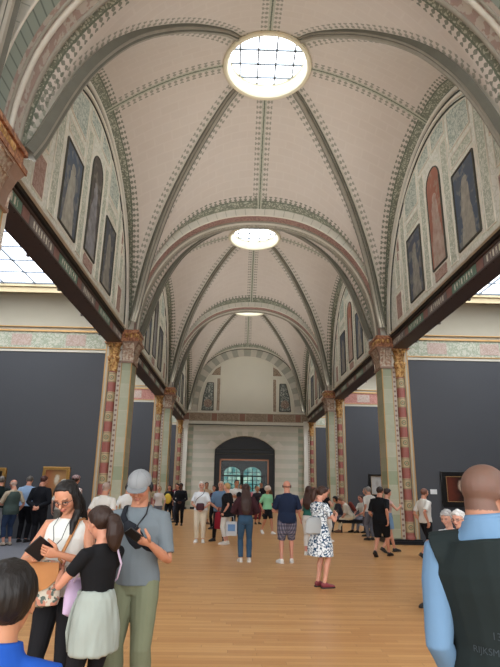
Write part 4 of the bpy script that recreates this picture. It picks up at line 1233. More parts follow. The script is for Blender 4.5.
ARM = {
 'down': lambda s: dict(w=(s*.140, .012, .51), pole=(s*.4, -1, 0), hd=(0, .08, -1), palm=(-s, 0, 0), thumb=(0, 1, 0), curl=.38),
 'phone': lambda s: dict(w=(s*.052, .175, .665), pole=(s*.8, -.3, -1), hd=(-s*.6, .8, .25), palm=(-s*.3, -.1, 1), thumb=(0, .2, 1), curl=.8),
 'clasp': lambda s: dict(w=(s*.045, .105, .545), pole=(s*1, -.3, 0), hd=(-s*.8, .2, -.6), palm=(0, -1, 0), thumb=(0, .5, 1), curl=.5),
 'belly': lambda s: dict(w=(s*.05, .125, .60), pole=(s*1, -.3, -.5), hd=(-s*1, .1, 0), palm=(0, -1, 0), thumb=(0, .2, 1), curl=.5),
 'back': lambda s: dict(w=(s*.04, -.095, .55), pole=(s*1, .3, 0), hd=(-s*.6, -.1, -.6), palm=(0, -1, 0), thumb=(s, 0, 0), curl=.5),
 'cross': lambda s: dict(w=(-s*.03, .12, .68 + .01*s), pole=(s*1, .2, -1), hd=(-s*1, .0, .1), palm=(0, -1, 0), thumb=(0, 0, 1), curl=.4),
 'swing_f': lambda s: dict(w=(s*.14, .09, .53), pole=(s*.3, -1, -.3), hd=(0, .4, -1), palm=(-s, 0, 0), thumb=(0, 1, .3), curl=.45),
 'swing_b': lambda s: dict(w=(s*.14, -.06, .515), pole=(s*.3, -1, 0), hd=(0, -.1, -1), palm=(-s, 0, 0), thumb=(0, 1, 0), curl=.45),
 'bagstrap': lambda s: dict(w=(s*.09, .10, .735), pole=(s*1, -.3, -1), hd=(-s*.6, 0, .6), palm=(0, -1, 0), thumb=(-s*.5, 0, 1), curl=.8),
 'knee': lambda s: dict(w=(s*.06, .23, .60), pole=(s*1, -.4, -.6), hd=(-s*.2, .9, -.4), palm=(0, 0, -1), thumb=(-s, 0, 0), curl=.3),
}

# ---- accessories in a figure's own space
def glasses(Fg, c='1c1c20', tint=None):
    m_ = MB(); Hp, U = Fg.Hp, Fg.U
    for s in (-1, 1):
        pts = [Hp(s*.30 + .19*cos(a), .80 - .06*abs(cos(a)), .0 + .13*sin(a)) for a in [2*pi*k/16 for k in range(16)]]
        m_.tube(pts, .018*U, 6, closed=True); m_.tube([Hp(s*.48, .76, .03), Hp(s*.66, .4, .03), Hp(s*.72, -.02, .0)], .018*U, 6)
    m_.tube([Hp(-.12, .86, .03), Hp(0, .89, .05), Hp(.12, .86, .03)], .018*U, 6)
    link('glasses', m_.mesh('glasses', plain('dark_spectacle_frame', c, .3)), Fg.O)

def cap(Fg, c='b9bec2', brim='a8adb2', down=0):
    Hp, U = Fg.Hp, Fg.U; K = MB(); n1, n2 = 32, 12; vs = []
    for i in range(n2+1):
        t = pi/2*i/n2
        for k in range(n1):
            a = 2*pi*k/n1; vs.append(Hp(.78*sin(t)*cos(a), -.10 + .96*sin(t)*sin(a), .36 + .76*cos(t)))
    for k in range(n1):
        a = 2*pi*k/n1; vs.append(Hp(.77*cos(a), -.10 + .95*sin(a), .24))
    K.add(vs, [(i*n1+k, (i+1)*n1+k, (i+1)*n1+(k+1) % n1, i*n1+(k+1) % n1) for i in range(n2+1) for k in range(n1)])
    o = K.build('cap', cloth(c), Fg.O, smooth=60)
    for k in range(6):
        a = pi*k/3 + pi/6; S = MB(); S.tube([Hp(.785*sin(t)*cos(a), -.10 + .965*sin(t)*sin(a), .36 + .765*cos(t)) for t in [(.15 + 1.35*j/12) for j in range(13)]], .012*U, 5); S.build('cap_seam', cloth(brim), o)
    Bm = MB(); n = 14; P = []
    for k in range(n+1):
        a = pi*k/n; P.append((.66*cos(a), .70*max(0, sin(a))**.8))
    top, bot = [], []
    for x, y in P + [(x*.97, -.14 - .12*cos(x*2)) for x, y in reversed(P)]:
        zz = .34 - .16*(x*x) - .22*max(0, y); top.append(Hp(x, .62 + y*.95, zz)); bot.append(Hp(x, .62 + y*.95, zz-.05))
    nn = len(top); Bm.add(top + bot, [tuple(range(nn)), tuple(reversed(range(nn, 2*nn)))] + [(i, (i+1) % nn, nn+(i+1) % nn, nn+i) for i in range(nn)])
    Bm.build('cap_brim', cloth(brim), o)
    return o

def tosurf(Fg, z, ang, off=.014):
    """point on the torso surface; ang 0 = right side (+X), 90 = front"""
    RR = Fg.RR
    for a, b in zip(RR, RR[1:]):
        if a[0] <= z <= b[0]:
            t = (z-a[0])/(b[0]-a[0]); rx, ry, yo = (a[j] + (b[j]-a[j])*t for j in (1, 2, 3)); break
    else: rx, ry, yo = (RR[0] if z < RR[0][0] else RR[-1])[1:4]
    if z > .79: rx = max(rx, .06)
    a = radians(ang); return Fg.T((rx+off)*cos(a), yo + (ry+off)*sin(a), z)

def strap(Fg, mb, s, zend=.56, w=.018, front=True, back=True, off=.014, aend=0):
    """cross-body strap: over the shoulder on side s down to the other hip"""
    for dirn in ([1] if front else []) + ([-1] if back else []):
        P = [Fg.T(s*.055, dirn*.01 - .006, .845)]
        for k in range(1, 10):
            t = k/9; z = .815 + (zend-.815)*t; ang = (90 - s*38*(1-t)*1 + s*(90-aend)*t*1.0) if dirn > 0 else (-90 + s*38*(1-t) - s*(90-aend)*t)
            P.append(tosurf(Fg, z, ang, off))
        mb.tube(P, [(w*.5, .004)]*len(P), 6, side=None)

def wpt(Fg, p):
    """figure space -> world"""
    O = Fg.O; return O.location + O.rotation_euler.to_matrix() @ Vector(p)

def worn(Fg, name, mb, mat, label, cat, smooth=50, bev=0):
    """a carried thing, its own top-level object placed in the figure's frame"""
    o = mb.build(name, mat, smooth=smooth); o.location = Fg.O.location; o.rotation_euler = Fg.O.rotation_euler
    if label: tag(o, label, cat)
    if bev: b = o.modifiers.new('bevel', 'BEVEL'); b.width = bev; b.segments = 2
    return o

def phone(Fg, sg, label, up=(0, 0, 1), size=(.075, .155, .009), shift=(0, 0, 0), mat=None, face_up=None):
    w, hd, n, th, k = Fg.hand[sg]
    c = k + n*.020*Fg.h/1.7 + hd*.012 + Vector(shift); Y = Vector(up).normalized(); Z = n - Y*n.dot(Y); Z.normalize(); X = Y.cross(Z)
    m_ = MB(); a, b, d = size[0]/2, size[1]/2, size[2]/2
    P = [c + X*x*a + Y*y*b + Z*z*d for z in (-1, 1) for x, y in ((-1, -1), (1, -1), (1, 1), (-1, 1))]
    m_.add(P, [(3, 2, 1, 0), (4, 5, 6, 7), (0, 1, 5, 4), (1, 2, 6, 5), (2, 3, 7, 6), (3, 0, 4, 7)])
    o = worn(Fg, 'phone', m_, mat or M['phone'], label, 'phone', bev=.003)
    s_ = MB(); P = [c + X*x*a*.92 + Y*y*b*.94 + Z*(d+.0006) for x, y in ((-1, -1), (1, -1), (1, 1), (-1, 1))]; s_.add(P, [(0, 1, 2, 3)]); s_.build('screen', M['screen'], o)
    return o
M['phone'] = plain('black_phone_body', '17181b', .35); M['screen'] = plain('phone_screen', '2a3442', .15)
# ------------------------------------------------------------------ the visitors
C_ = cloth
def top(c, sleeve=.6, **k): return dict(m=C_(c, k.pop('kind', 'plain')), sleeve=sleeve, **k)
def bot(c, ln=1.94, **k): return dict(m=C_(c, k.pop('kind', 'plain')), len=ln, **k)
STAND = [(-.06, 0, 0, -10), (.06, .01, 0, 10)]
WALK = [(-.05, .13, 0, -4), (.05, -.14, .03, 4, -32)]
WALK2 = [(-.05, -.14, .035, -4, -35), (.05, .13, 0, 4)]
def SIT(h=.27): return [(-.07, h, 0, -6), (.07, h+.02, 0, 6)]

# 1 boy at the lower left
person((-1.27, 1.72), 6, 1.355, 'boy seen from behind in a bright blue t-shirt with short black hair', skin='b5805f', top=top('1c4a9e', .6, neck=.85, infl=.012), bottom=bot('2a2d38', 1.5), hair=('short', '17120f'), vox=.007, hs=1.24, head=(4, 4), extra=lambda F: None)

# 2 woman with glasses reading her phone
def ex(F):
    glasses(F)
    phone(F, -1, 'open black phone case held by the woman with glasses', up=(.3, .75, .5), size=(.13, .155, .012), shift=(.035, .0, .01))
    m_ = MB(); a = [F.T(-.03, .035, .83), F.T(-.03, .085, .79), F.T(-.02, .10, .74), F.T(.0, .15, .70)]; b = [F.T(.03, .035, .83), F.T(.03, .085, .79), F.T(.015, .10, .74), F.T(.0, .15, .70)]
    m_.tube(a, .003, 6); m_.tube(b, .003, 6); m_.build('lanyard', M['phone'], F.O)
    # flowered shoulder bag with tan flap hanging at the hip
    bx, by, bz = .05, .19, .93; m_ = MB()
    prof = [(.02, .0), (.115, .02), (.13, .06), (.13, .16), (.12, .25), (.10, .29), (.03, .30)]
    m_.tube([(bx, by, bz - .15 + z) for r, z in prof], [(r, .055 if r > .05 else .02) for r, z in prof], 22, side=(1, 0, 0))
    o = worn(F, 'shoulder_bag', m_, C_('b9b2a2', 'floralbag'), 'flowered bag with tan leather flap at the hip of the woman with glasses', 'bag')
    f = MB(); P = [(-.125, .15), (.125, .15), (.13, .05), (.06, -.02), (0, -.045), (-.06, -.02), (-.13, .05)]
    f.poly(P, lambda a_, b_, t: (bx + a_, by + .05 + t*(1 - abs(a_)*3), bz + b_*.95), 0, .018); f.build('tan_flap', M['tan'], o, smooth=40)
    f = MB(); f.ell((bx, by+.075, bz-.025), (.012, .008, .012), None, 10, 6); f.build('clasp', M['goldline'], o)
    st = MB(); P = [(bx-.11, by-.01, bz+.13), tuple(F.T(-.02, .10, .66)), tuple(F.T(-.05, .088, .74)), tuple(F.T(-.062, .04, .815)), tuple(F.T(-.06, -.03, .82)), tuple(F.T(-.03, -.08, .74)), tuple(F.T(.04, -.085, .66)), tuple(F.T(.10, -.03, .60)), (bx+.12, by-.03, bz+.12)]
    st.tube(P, [(.012, .004)]*len(P), 6); st.build('strap', M['tan'], o, smooth=True)
M['tan'] = plain('tan_leather', 'a8703c', .5, .15, 8)
person((-1.83, 4.15), 172, 1.64, 'woman with glasses and long black hair in a sleeveless white top reading her phone', True, skin='c0886a', vox=.0055, bw=1.02,
       top=top('d9d9d2', 0, neck=.822, hem=.50, infl=.008, n='sleeveless_top'), bottom=bot('18181b', 1.94, infl=.004), hair=('longfront', '15110f', .70, 1), head=(-4, 30, 4),
       armL=dict(w=(-.055, .185, .69), pole=(-1, -.2, -1.2), hd=(.7, .6, .1), palm=(.2, -.2, 1), thumb=(0, .5, 1), curl=.7),
       armR=dict(w=(.085, .15, .665), pole=(1, -.2, -1.2), hd=(-.6, .7, .3), palm=(-.3, -.3, 1), thumb=(-.2, .5, 1), curl=.6), extra=ex)

# 3 girl with ponytail
def ex(F):
    # grey sweatshirt knotted round the waist
    m_ = MB(); h = F.h; rows_ = [(.63, .078, .060), (.60, .094, .076), (.53, .110, .090), (.45, .116, .096), (.385, .116, .096), (.375, .108, .088)]
    m_.tube([F.T(-.004, -.006, z) for z, a, b in rows_], [(a*h, b*h) for z, a, b in rows_], 30, side=(1, 0, 0))
    me = remesh(m_, .008, 2, (C_('9aa29a'),), 'tied_sweatshirt', .012, (14, 14, 3), 2); link('tied_sweatshirt', me, F.O)
    k = MB(); k.ell(F.T(-.03, .088, .61), (.03, .022, .022), None, 10, 8)
    for x in (-.05, -.01): k.tube([F.T(-.03, .088, .61), F.T(x, .104, .54), F.T(x-.01, .108, .45), F.T(x, .104, .37)], [(.02, .014), (.03, .014), (.03, .013), (.025, .012)], 10)
    k.build('knotted_sleeves', C_('9aa29a'), F.O, smooth=True)
    # lilac cross-body bag
    bx, by, bz = -.03, .18, .86; b = MB(); b.tube([(bx, by, bz-.12), (bx, by, bz-.10), (bx, by, bz), (bx, by, bz+.09), (bx, by, bz+.11)], [(.07, .02), (.105, .045), (.105, .05), (.09, .04), (.06, .01)], 18, side=(1, 0, 0))
    o = worn(F, 'crossbody_bag', b, C_('bfa8c4'), 'small lilac bag worn across the body by the girl with a ponytail', 'bag')
    s_ = MB(); P = [Vector((bx+.06, by-.02, bz+.09)), F.T(.085, .06, .61), F.T(.088, -.02, .67), F.T(.068, -.066, .74), F.T(.045, -.055, .812), F.T(-.02, -.01, .842), F.T(-.055, .035, .80), F.T(-.055, .085, .70), Vector((bx-.06, by-.02, bz+.09))]
    s_.tube(P, [(.014, .005)]*len(P), 6); s_.build('strap', C_('c9b6cd'), o, smooth=True)
    c_ = MB(); c_.tube([F.Hp(0, -.93, .20), F.Hp(0, -1.0, .2)], .3*F.U, 12); c_.build('hair_band', M['phone'], F.O)
person((-1.50, 3.86), 50, 1.45, 'girl with brown ponytail, black t-shirt and a grey sweatshirt tied at her waist', True, skin='c58c72', vox=.006, hs=1.06,
       top=top('141416', .55, infl=.006, hem=.53), bottom=bot('1a1a1d', 1.75, infl=.003, n='leggings'), hair=('ponytail', '2e1d15'), head=(8, 14),
       armL=dict(w=(-.07, .20, .70), pole=(-1, -.2, -1.2), hd=(.1, .8, .5), palm=(.8, .3, -.3), thumb=(.1, .2, 1), curl=.5),
       armR=dict(w=(.05, .22, .71), pole=(1, -.2, -1.2), hd=(-.3, .8, .4), palm=(-.8, .3, -.3), thumb=(0, .2, 1), curl=.5), extra=ex)

# 4 man in a cap
def ex(F):
    cap(F, '87898a', '77797a')
    phone(F, -1, 'black phone in the hand of the man in the grey cap', up=(.6, .5, .5), size=(.08, .155, .012), shift=(.02, .02, .01))
    b = MB(); c = F.T(-.0, .075, .715); R = Euler((0, radians(-50), 0)).to_matrix()
    pts = [(-.11, 0), (-.095, 0), (-.03, 0), (.05, 0), (.10, 0), (.115, 0)]
    dr = Vector((.60, .0, .80)); b.tube([c + dr*t for t, _ in pts], [(.02, .012), (.05, .026), (.062, .036), (.055, .032), (.03, .02), (.018, .008)], 16, side=(-.8, 0, .6))
    o = worn(F, 'sling_bag', b, C_('23262c'), 'black sling bag across the chest of the man in the grey cap', 'bag')
    s_ = MB(); e = c + dr*.11; s_.tube([e, F.T(.058, .062, .79), F.T(.062, .0, .832), F.T(.04, -.07, .79), F.T(-.04, -.078, .70), F.T(-.11, -.02, .64), F.T(-.09, .07, .655), c - dr*.10], [(.022, .004)]*8, 6); s_.build('strap', C_('1d2026'), o, smooth=True)
    s_ = MB(); s_.tube([F.T(-.042, .0, .85), F.T(-.044, .05, .80), F.T(-.02, .085, .76), c + Vector((0, .03, 0))], .006, 6); s_.build('thin_strap', M['phone'], o, smooth=True)
    k = MB()
    for s in (-1, 1):
        k = MB(); k.ell(F.Hp(s*.78, -.12, -.02), (.12*F.U, .3*F.U, .34*F.U), F.RH, 12, 8); k.build('earphone', M['phone'], F.O, smooth=True)
person((-1.35, 4.36), 176, 1.72, 'man in a grey cap, grey-blue t-shirt and sage trousers looking at his phone', skin='bd8568', bw=1.0, belly=.015, vox=.0055,
       top=top('6b7479', .85, infl=.012, hem=.515, aw=1.2), bottom=bot('71765f', 1.94, infl=.014, w=1.03), shoes='4a4640', hair=('short', '2b211b'), head=(2, 24),
       armL=dict(w=(-.095, .155, .685), pole=(-.45, -.5, -1), hd=(.95, .25, .1), palm=(.1, -.1, 1), thumb=(.1, .8, .6), curl=.75),
       armR=dict(w=(.150, .03, .515), pole=(.6, -1, 0), hd=(-.1, .1, -1), palm=(-1, 0, 0), thumb=(0, 1, 0), curl=.4), extra=ex)

# 5 attendant in a waistcoat, close at the right edge
def ex(F):
    cb = MB(); h = F.h   # shirt collar
    n = 20; P0 = [F.T(.040*cos(2*pi*k/n), -.004 + .040*sin(2*pi*k/n), .842) for k in range(n)]; cb.tube(P0, [(.013*h/1.0*1, .006)]*n, 6, side=(0, 0, 1), closed=True)
    cb.build('collar', C_('6483a0'), F.O, smooth=True)
    vest = [c for c in F.O.children if c.name.startswith('waistcoat')][0]
    for txt, z, size, x0 in (('13', .622, .034, -.022), ('RIJKSMUSEUM', .594, .030, -.018)):
        cu = bpy.data.curves.new('txt', 'FONT'); cu.body = txt; cu.size = size; cu.align_x = 'CENTER'; cu.extrude = .0008
        to = bpy.data.objects.new('txt', cu); COL.objects.link(to); bpy.context.view_layer.update()
        me = bpy.data.meshes.new_from_object(to.evaluated_get(bpy.context.evaluated_depsgraph_get())); bpy.data.objects.remove(to)
        for v in me.vertices:
            x, z2 = v.co.x + x0*h, v.co.y + z*h
            y = -1.0
            v.co = Vector((x, -.5, z2))
        me.materials.clear(); me.materials.append(M['fadedprint']); o = link('back_lettering', me, vest)
        # drape the print on the cloth
        from mathutils.bvhtree import BVHTree
        bt = BVHTree.FromPolygons([v.co for v in vest.data.vertices], [tuple(p.vertices) for p in vest.data.polygons])
        for v in me.vertices:
            hit = bt.ray_cast(Vector((v.co.x, -1, v.co.z)), Vector((0, 1, 0)))
            if hit[0] is not None: v.co.y = hit[0].y - .0015
M['fadedprint'] = plain('faded_grey_print', '4c555b', .8)
person((.43, 2.10), -32, 1.77, 'close-cropped man in a blue shirt and dark waistcoat at the right edge', skin='a87a62', bw=1.06, vox=.0055,
       top=top('6483a0', 2.0, infl=.008, hem=.50, neck=.842, aw=1.1), top2=dict(m=C_('1c2424'), n='waistcoat', sleeve=0, capw=1.0, infl=.022, hem=.49, neck=.806), bottom=bot('1b1d22'),
       hair=('buzz', '3a332e'), nd=.030, hs=.97, tilt=-6, head=(-34, 6, 3), armR='down', armL=dict(w=(-.118, .05, .50), pole=(-.2, -1, 0), hd=(0, .1, -1), palm=(1, 0, 0), thumb=(0, 1, 0), curl=.4), extra=ex)

# 6 woman in a flowered dress
def ex(F):
    phone(F, 1, 'phone held by the woman in the flowered dress', up=(0, .6, .8))
    b = MB(); c = Vector((.10, -.20, .98)); b.tube([c + Vector((0, 0, z)) for z in (-.14, -.12, 0, .10, .13)], [(.12, .03), (.17, .06), (.17, .065), (.13, .05), (.08, .02)], 16, side=(0, 1, 0))
    o = worn(F, 'tote_bag', b, C_('a3a5a4'), 'pale grey tote bag on the arm of the woman in the flowered dress', 'bag')
    s_ = MB(); s_.tube([c + Vector((0, -.09, .12)), F.T(.10, -.10, .72), F.T(.10, -.03, .82), F.T(.13, .0, .72), c + Vector((0.02, .09, .12))], [(.012, .005)]*5, 6); s_.build('strap', C_('a3a5a4'), o, smooth=True)
person((.85, 9.42), -62, 1.63, 'woman in a blue and white flowered dress holding a phone, alone on the open floor', True, skin='cf9880', bw=1.08, vox=.008, group=None,
       top=dict(m=C_('dde2e4', 'floral'), n='dress', sleeve=.6, infl=.012, hem=.53, skirt=.30, skirtflare=.032, fold=.008, aw=1.5), hair=('ponytail', '3a241a'), shoes='7c3036', head=(-6, 24),
       armL='phone', armR=dict(w=(.03, .19, .69), pole=(1, -.3, -1), hd=(-.3, .9, .3), palm=(-.4, -.2, 1), thumb=(-.2, .2, 1), curl=.8), extra=ex)
# 7 bald man navy tee plaid shorts
def ex(F):
    k = MB()
    for s in (-1, 1): k.ell(F.Hp(s*.76, -.1, -.02), (.10*F.U, .26*F.U, .28*F.U), F.RH, 12, 8)
    k.tube([F.Hp(.76*cos(a), -.12 - .02, .05 - .9*0 + -.1*sin(a)) if False else F.Hp(.78*cos(a), -.30 - .62*sin(a), -.12) for a in [pi*j/16 for j in range(17)]], .05*F.U, 6)
    k.build('neckband_earphones', M['phone'], F.O, smooth=True)
person((.55, 12.2), 2, 1.73, 'bald man in a navy t-shirt and checked knee-length shorts seen from behind', skin='cc917a', bw=1.12, belly=.02, vox=.009,
       top=top('1e2940', .8, infl=.014, hem=.475, aw=1.3), bottom=bot('54566a', 1.0, kind='plaid', infl=.018, n='shorts', w=1.08), shoes='e2dfda', hair=('bald', '000000'), head=(0, 4),
       armL='belly', armR='belly', feet=[(-.075, -.02, 0, -22), (.06, .03, 0, 8)], extra=ex)
# 8 long-haired woman in jeans
person((-.37, 12.3), 4, 1.65, 'woman with very long brown hair, dark blouse and blue flared jeans, seen from behind', True, skin='c78f75', vox=.009, bw=1.02,
       top=top('3a2126', 1.7, infl=.02, hem=.585, aw=1.8, n='blouse', neck=.83), bottom=bot('2c455c', 1.94, kind='denim', infl=.005, flare=.28, n='jeans'), shoes='d8d4cc', hair=('long', '35211a', .62), head=(0, 10),
       armL='belly', armR='belly')
# 9 white-haired woman in white
def ex(F):
    b = MB(); c = F.T(.0, .12, .585); b.tube([c + Vector((0, 0, z)) for z in (-.11, -.09, 0, .07, .09)], [(.08, .02), (.12, .035), (.12, .035), (.11, .03), (.08, .01)], 14, side=(1, 0, 0))
    o = worn(F, 'handbag', b, C_('4c2f36'), 'dark burgundy handbag in front of the white-haired woman in white', 'bag')
    s_ = MB(); strap(F, s_, -1, .62, .018, back=True, off=.018); s_.build('strap', C_('26262a'), o)
person((-1.62, 16.2), 178, 1.70, 'white-haired woman in a white t-shirt and cream trousers facing the camera', True, skin='cf9c86', bw=1.06, vox=.009,
       top=top('dfe4e8', .8, infl=.014, hem=.52, aw=1.3), bottom=bot('d8cdb8', 1.86, infl=.012, w=1.05), shoes='e8e6e2', hair=('bob', 'd9d5cc'), armL='clasp', armR='clasp', extra=ex)
# 10 blond woman in black
def ex(F):
    b = MB(); b.box(-.15, .15, -.05, .05, -.2, .17); c = wpt(F, (.0, .0, 0))
    o = b.build('shopping_bag', C_('c9ccd0')); o.location = (-.70, 15.55, .45); tag(o, 'white and blue paper bag held by the blond woman in black', 'bag')
    p_ = MB(); p_.box(-.1, .1, -.056, -.05, -.08, .1); p_.build('blue_print', C_('6f93bf'), o)
    for s in (-1, 1):
        t = MB(); t.tube([(-.07, s*.045, .17), (-.05, s*.03, .30), (.05, s*.03, .30), (.07, s*.045, .17)], .005, 6); t.build('handle', C_('c9ccd0'), o)
person((-.84, 15.8), 72, 1.67, 'blond woman in a loose black tunic and white trousers standing with a paper bag', True, skin='cf9880', bw=1.1, vox=.01,
       top=top('15161a', .8, infl=.022, hem=.44, aw=1.4, n='tunic', flare=1), bottom=bot('d6d3cc', 1.9, infl=.012), shoes='d8d4cc', hair=('short', 'b08c5c'), armL='down', armR=dict(w=(.13, .05, .50), pole=(.4, -1, 0), hd=(0, .1, -1), palm=(-1, 0, 0), thumb=(0, 1, 0), curl=.7), extra=ex)
# 11 denim shirt
def ex(F):
    b = MB(); b.tube([(0, 0, z) for z in (-.26, -.24, 0, .18, .22)], [(.14, .06), (.17, .09), (.17, .09), (.15, .08), (.09, .03)], 16, side=(1, 0, 0))
    o = b.build('tote_bag', C_('8f2230'), smooth=50); o.location = (-1.04, 16.32, .62); tag(o, 'red tote bag held low by the person in the denim shirt', 'bag')
    t = MB(); t.tube([(-.08, 0, .2), (-.05, 0, .34), (.05, 0, .34), (.08, 0, .2)], .01, 6); t.build('handle', C_('8f2230'), o)
person((-1.05, 16.6), 168, 1.72, 'grey-blond person in a blue denim shirt and black trousers holding a red tote bag', skin='cf9880', bw=1.1, vox=.01,
       top=top('66809c', .9, infl=.016, hem=.48, aw=1.3), bottom=bot('1b1b20', 1.94, infl=.008), shoes='1e1d20', hair=('short', 'b9ab98'), armL='clasp', armR='clasp', feet=[(-.07, .0, 0, -20), (.10, .02, 0, 30)], extra=ex)
# 12 man in black
person((2.98, 13.5), -38, 1.64, 'man in a black t-shirt and long black shorts striding past the near right column', skin='c58c72', bw=1.12, vox=.009,
       top=top('101114', .85, infl=.014, hem=.47, aw=1.3), bottom=bot('121316', 1.0, infl=.02, n='shorts', w=1.08), shoes='17171a', hair=('short', '2a1d17'), armL='swing_f', armR='swing_b', feet=WALK2, head=(-10, 6))
# 13 woman with blue skirt
person((3.40, 14.4), -75, 1.60, 'dark-haired woman in a pink top and short blue skirt beside the near right column', True, skin='cf9880', vox=.01,
       top=top('c9a29a', .3, hem=.57), bottom=dict(m=C_('7d9ab8', 'denim'), n='skirt', len=.36, flare=.02), hair=('bun', '2a1c17'), armL='down', shoes='2a2a2c', head=(0, 12),
       armR=dict(w=(.06, .20, .70), pole=(1, -.3, -1), hd=(0, 1, .3), palm=(-.5, 0, .6), thumb=(-.3, .2, 1), curl=.6), feet=WALK)
# 14 bearded man right
def ex(F):
    b = MB(); Hp, U = F.Hp, F.U; b.ell(Hp(0, .42, -.72), (.42*U, .36*U, .34*U), F.RH, 16, 10); b.build('beard', hairmat('2a1d18'), F.O, smooth=True)
person((4.02, 13.3), -72, 1.62, 'bearded man in a white polo shirt and black shorts walking right between column and bench', skin='c58c72', vox=.009, bw=1.05,
       top=top('cfccc4', .8, infl=.012, hem=.50, aw=1.3), bottom=bot('15161a', 1.0, infl=.014, n='shorts'), shoes='2a2a2c', hair=('buzz', '3a241c'), armL='down', armR='swing_b', feet=WALK, extra=ex)
# benches
def bench(x, y, rz, L, label):
    root = empty('bench', (x, y, 0), radians(rz)); tag(root, label, 'bench')
    s_ = MB(); s_.box(-L/2, L/2, -.25, .25, .37, .45); s_.build('seat', C_('1f1f23'), root, bevel=.015)
    f_ = MB(); f_.box(-L/2+.03, L/2-.03, -.22, .22, .33, .368); f_.build('frame', M['blackmetal'], root)
    for a in (-1, 1):
        for b in (-1, 1):
            l_ = MB(); l_.box(a*(L/2-.1)-.025, a*(L/2-.1)+.025, b*.18-.025, b*.18+.025, 0, .33); l_.build('leg', M['blackmetal'], root)
bench(2.76, 8.02, -55, 1.2, 'dark bench under the two white-haired people, behind the waistcoated man')
bench(4.05, 20.4, 0, 1.7, 'low dark bench with seated visitors beyond the near right column')
# 15, 16 old couple seated
person((2.62, 8.25), 125, 1.60, 'seated person with curly grey hair and white shirt, left of the white-haired pair', True, skin='cf9c86', vox=.009, top=top('d0cfd2', .8), bottom=bot('4a4652'), hair=('curly', 'a9a6a4'), pel=(0, 0, .55), feet=SIT(), armL='knee', armR='knee', head=(6, 14))
person((2.60, 7.78), 125, 1.63, 'seated person with white hair and glasses, right of the white-haired pair', skin='cf9c86', vox=.009, top=top('cfd3d6', .8), bottom=bot('52545e'), hair=('curly', 'd2d0cc'), pel=(0, 0, .55), feet=SIT(), armL='knee', armR='knee', head=(4, 8), extra=lambda F: glasses(F))
# 17 seated visitors on the far bench
def ex(F):
    b = MB(); c = F.T(.0, -.13, .70); b.tube([c + F.RT @ Vector((0, 0, z)) for z in (-.20, -.17, 0, .14, .18)], [(.08, .03), (.13, .07), (.14, .08), (.12, .07), (.06, .03)], 14, side=(1, 0, 0))
    worn(F, 'backpack', b, C_('6b2f26'), 'rust brown backpack on the seated man in cream trousers', 'backpack')
person((3.70, 20.3), 80, 1.70, 'seated man in cream trousers leaning forward on the far right bench', skin='cf9880', vox=.012, bw=1.1, top=top('cfcabb', .8), bottom=bot('cfc6ae'), shoes='6b4a3a', hair=('short', '7a5a44'), pel=(0, 0, .56), feet=SIT(.25), armL='knee', armR='knee', lean=32, head=(0, 5), extra=ex)
person((4.24, 20.65), 120, 1.68, 'seated visitor with pink face and pale shirt behind the man with the backpack', skin='cf8f7c', vox=.013, top=top('d4d2c8', .8), bottom=bot('8a8d9a'), hair=('short', '4a2f26'), pel=(0, 0, .56), feet=SIT(), armL='knee', armR='knee', lean=10)
person((3.42, 20.75), 100, 1.62, 'dark-haired seated visitor at the far left end of the far bench', True, skin='b5805f', vox=.013, top=top('3a3c46', .8), bottom=bot('5a5d6a'), hair=('bob', '1f1815'), pel=(0, 0, .56), feet=SIT(), armL='knee', armR='knee', lean=20)
person((4.62, 20.5), 130, 1.66, 'seated visitor in a rosy patterned shirt at the right end of the far bench', True, skin='cf9880', vox=.013, top=top('b0989c', .8, kind='checked'), bottom=bot('2c2d35'), hair=('short', '3a2a22'), pel=(0, 0, .56), feet=SIT(), armL='knee', armR='knee', lean=8)
# 18 Q, R
person((2.22, 17.0), -80, 1.60, 'dark-haired woman in a black top and cream trousers behind the flowered dress', True, skin='cf9c86', vox=.011, top=top('15151a', .3, infl=.012), bottom=bot('d9d5cc', 1.9, infl=.01), hair=('bun', '1f1613'), armL='cross', armR='cross', shoes='d8d4cc')
person((1.22, 13.6), -25, 1.62, 'long-haired woman in a green vest top and white trousers left of the flowered dress', True, skin='cf9080', vox=.01, top=top('2f6a60', 0, hem=.56, n='vest_top'), bottom=bot('d5d3ce', 1.9, infl=.008), hair=('long', '3a2219', .68), armL='down', armR='belly', shoes='d8d4cc')
# 19 guard
person((-2.88, 22.6), 176, 1.66, 'museum guard in a black suit with white collar standing by the far left wall', skin='4a3228', vox=.012, bw=1.06, top=top('15171d', 2.0, infl=.014, hem=.44, n='suit_jacket', neck=.815), top2=dict(m=C_('cfd2d8'), n='shirt_collar', sleeve=0, infl=-.004, hem=.76, neck=.84), bottom=bot('14151a', 1.94, infl=.012), shoes='101012', hair=('short', '120f0e'), armL='clasp', armR='clasp')
person((-3.60, 24.6), 172, 1.58, 'visitor in a black top with a yellow front panel by the second left column', True, skin='c58c72', vox=.013, top=top('1b1c20', .8), bottom=bot('1c1d22'), hair=('long', '2a1b16', .7), armL='belly', armR='belly',
       extra=lambda F: worn(F, 'handbag', MB().ell((0, .19, .98), (.17, .07, .22), None, 16, 10), C_('d9b84a'), 'yellow bag held in front by the visitor by the second left column', 'bag'))
person((-3.45, 26.2), 165, 1.66, 'visitor in a maroon top standing behind the yellow bag', skin='a8765c', vox=.014, top=top('6a2733', 1.7), bottom=bot('23242a'), hair=('short', '1f1613'))
person((-3.18, 24.3), 150, 1.62, 'visitor in a white shirt half hidden behind the guard', True, skin='c58c72', vox=.014, top=top('d5d2cf', 1.7), bottom=bot('3a3c46'), hair=('bob', '2a1c17'))
